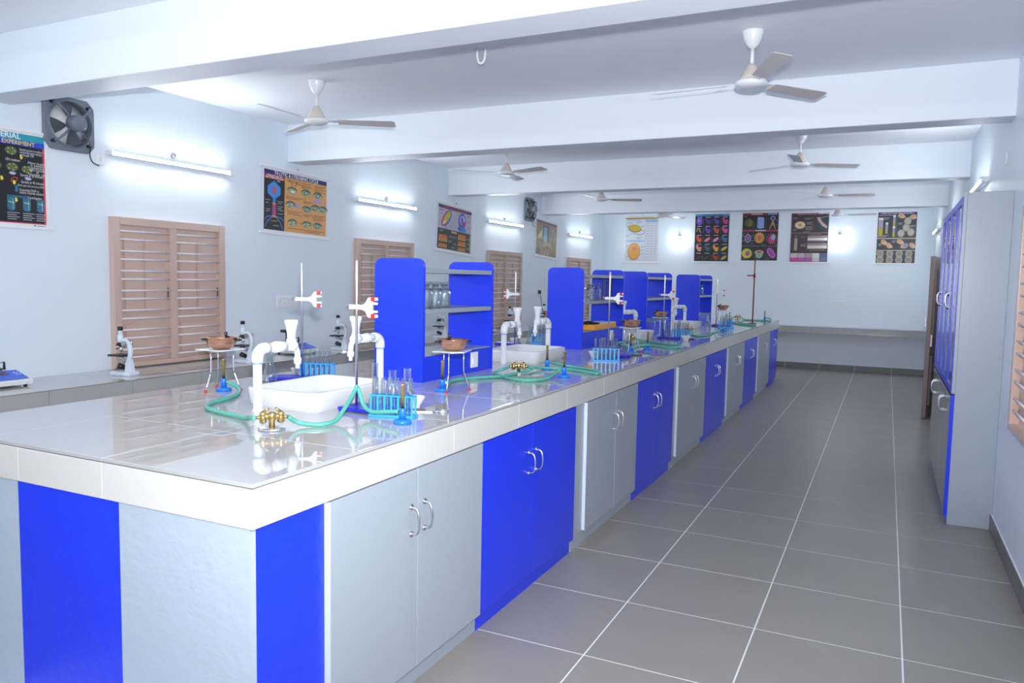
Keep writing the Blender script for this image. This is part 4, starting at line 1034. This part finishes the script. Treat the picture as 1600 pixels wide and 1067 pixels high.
c.rect(.02, .685, .98, .692, '8a8a98').rect(.335, .06, .338, .985, '6a6a78').rect(.65, .06, .653, .985, '6a6a78')
c.ell(.19, .21, .11, .09, '4a5228').ell(.23, .22, .07, .07, '6a6224').rect(.42, .12, .60, .31, '8a9ad8').ell(.51, .12, .09, .02, 'a0b0e4').ell(.51, .31, .09, .025, '8a9ad8')
c.poly([(.83, .07), (.89, .10), (.89, .15), (.83, .19), (.77, .15), (.77, .10)], 'a8a0c0').poly([(.83, .085), (.875, .11), (.875, .145), (.83, .17), (.785, .145), (.785, .11)], '3c3a78').line([(.82, .19), (.80, .24), (.76, .34)], .012, 'c8b088').line([(.84, .19), (.86, .24), (.90, .34)], .012, 'c8b088').line([(.83, .19), (.83, .28)], .02, 'b87a3a')
for k in range(6): a = k * PI / 3 + PI / 6; c.line([(.18, .53), (.18 + .15 * math.cos(a), .53 + .12 * math.sin(a))], .008, 'b8b07a')
c.ell(.18, .53, .09, .09, 'b0a8cc', 0, 6).ell(.18, .53, .07, .07, '3c2a6a', 0, 6).ell(.18, .53, .04, .04, '8a6aa8')
for k in range(14):
    a = k * 2 * PI / 14; c.ell(.49 + .125 * math.cos(a), .52 + .10 * math.sin(a), .016, .016, 'd8b848'); c.ell(.82 + .13 * math.cos(a), .54 + .10 * math.sin(a), .014, .014, 'b83a6a')
c.ell(.49, .52, .10, .10, 'd8963a').ell(.49, .52, .06, .06, 'b86a5a').ell(.82, .55, .09, .09, 'b03a6a').ell(.86, .51, .06, .06, '8aa8b8')
c.ell(.17, .84, .14, .10, 'c8c044', -.6).ell(.19, .84, .06, .055, '9a5a86', -.6).ell(.50, .82, .12, .05, 'd0a888').ell(.50, .87, .10, .07, '8ab09a').ell(.50, .81, .07, .025, 'a06a5a').ell(.82, .83, .16, .065, 'c05ab0', -1.0).ell(.82, .83, .12, .04, '8a4a98', -1.0)
for u, v in ((.05, .075), (.4, .075), (.9, .16), (.9, .24), (.05, .42), (.25, .63), (.55, .65), (.9, .64), (.05, .94), (.45, .96), (.68, .94)): c.bars(u, v, .1, 2, '6a6a7a', .016, .007)
c.done()
c = back('dark maroon culture chart right of the red stand on the back wall', -.62, .055, zB, zT2)
c.rect(.02, .015, .98, .985, '3c2a33').rect(.02, .015, .98, .05, '5a1a4a').text('CULTIVATION OF VIRUS', .5, .045, .020, 'c8b0a8', .66, align='C')
c.rect(.02, .05, .05, .8, '6a2458').ell(.25, .25, .14, .075, 'b8b098').ell(.25, .25, .11, .055, 'd8c89a').ell(.25, .25, .05, .03, 'c8893a').poly([(.62, .09), (.97, .09), (.97, .38), (.80, .34), (.66, .2)], '24444a').poly([(.68, .10), (.76, .10), (.80, .18), (.95, .28), (.93, .32), (.82, .27), (.70, .16)], 'c89a98')
c.rect(.02, .405, .98, .411, 'b8a8a0').rect(.46, .46, .96, .56, '8a7a88').rect(.46, .51, .96, .56, 'd8d0c8').rect(.46, .61, .96, .72, '8a7a88').rect(.46, .66, .96, .72, 'd0c8b8').rect(.12, .52, .20, .74, 'a8987a').ell(.16, .74, .04, .02, 'a8987a').rect(.13, .44, .19, .52, '6a5a62')
c.rect(.02, .785, .98, .80, '15101a')
for k, (a, b) in enumerate((('d0b8c4', 'c8388a'), ('c8b0bc', 'b84aa0'), ('a8989c', 'a85a98'), ('d8d0cc', 'c8c0c4'), ('5a608a', '6a6a98'))): c.rect(.035 + k * .188, .81, .215 + k * .188, .975, a); c.rect(.035 + k * .188, .90, .215 + k * .188, .975, b)
for u, v, w_, n in ((.07, .10, .14, 2), (.36, .11, .22, 2), (.42, .19, .16, 3), (.40, .28, .2, 4), (.07, .33, .12, 2), (.35, .38, .16, 1), (.50, .43, .3, 1), (.28, .49, .12, 1), (.28, .63, .16, 3), (.45, .58, .45, 1), (.5, .745, .4, 1)): c.bars(u, v, w_, n, '9a8a8c', .02, .008)
c.done()
c = back('dark pure culture chart rightmost on the back wall', .835, 1.475, zB - .01, zT2 - .01)
c.rect(.02, .015, .98, .985, '1f2a38').rect(.02, .015, .98, .055, '4a2470').text('PURE CULTURE TECHNIQUES-1', .5, .048, .020, 'd8cce0', .80, align='C').rect(.02, .055, .035, .5, '6a2458')
for u, v0, v1, w_ in ((.10, .14, .43, .055), (.25, .23, .41, .03), (.43, .09, .26, .03), (.43, .30, .47, .03)):
    c.rect(u - w_, v0, u + w_, v1, '9a94b0').rect(u - w_, (v0 + v1) / 2 + .02, u + w_, v1, 'b0a028').ell(u, v1, w_, w_ * .6, 'b0a028').rect(u - w_ * 1.05, v0 - .02, u + w_ * 1.05, v0 + .02, 'd8d8d4')
c.rect(.49, .06, .494, .5, '8a94a0').rect(.02, .505, .98, .525, 'b8a88a').rect(.02, .735, .98, .75, 'b8a88a')
for u, v in ((.76, .19), (.73, .31), (.61, .42), (.85, .40)): c.ell(u, v, .09, .075, '9a9488').ell(u, v, .07, .055, 'b0a894')
for u, v, r in ((.60, .09, -.3), (.88, .11, .4), (.2, .59, -.7), (.33, .65, -.9), (.6, .58, -.4), (.7, .66, .3), (.9, .65, -.9)): c.ell(u, v, .09, .045, 'c89a78', r).ell(u + .05, v + .02, .05, .02, 'd8b090', r + .3)
c.ell(.75, .65, .06, .05, '8a8aa8')
for i in range(4):
    for j in range(2): c.ell(.125 + i * .235, .805 + j * .12, .09, .07, 'a09888').ell(.125 + i * .235, .805 + j * .12, .06, .042, '8d8474')
for u, v, w_, n in ((.05, .07, .35, 1), (.17, .12, .14, 2), (.03, .455, .28, 2), (.53, .22, .12, 2), (.82, .27, .14, 2), (.30, .512, .4, 1), (.30, .742, .4, 1), (.05, .865, .16, 1), (.28, .865, .16, 1), (.52, .865, .16, 1), (.75, .865, .18, 1), (.06, .62, .1, 2), (.4, .56, .1, 2)): c.bars(u, v, w_, n, 'b8b8a8', .022, .008)
c.done()
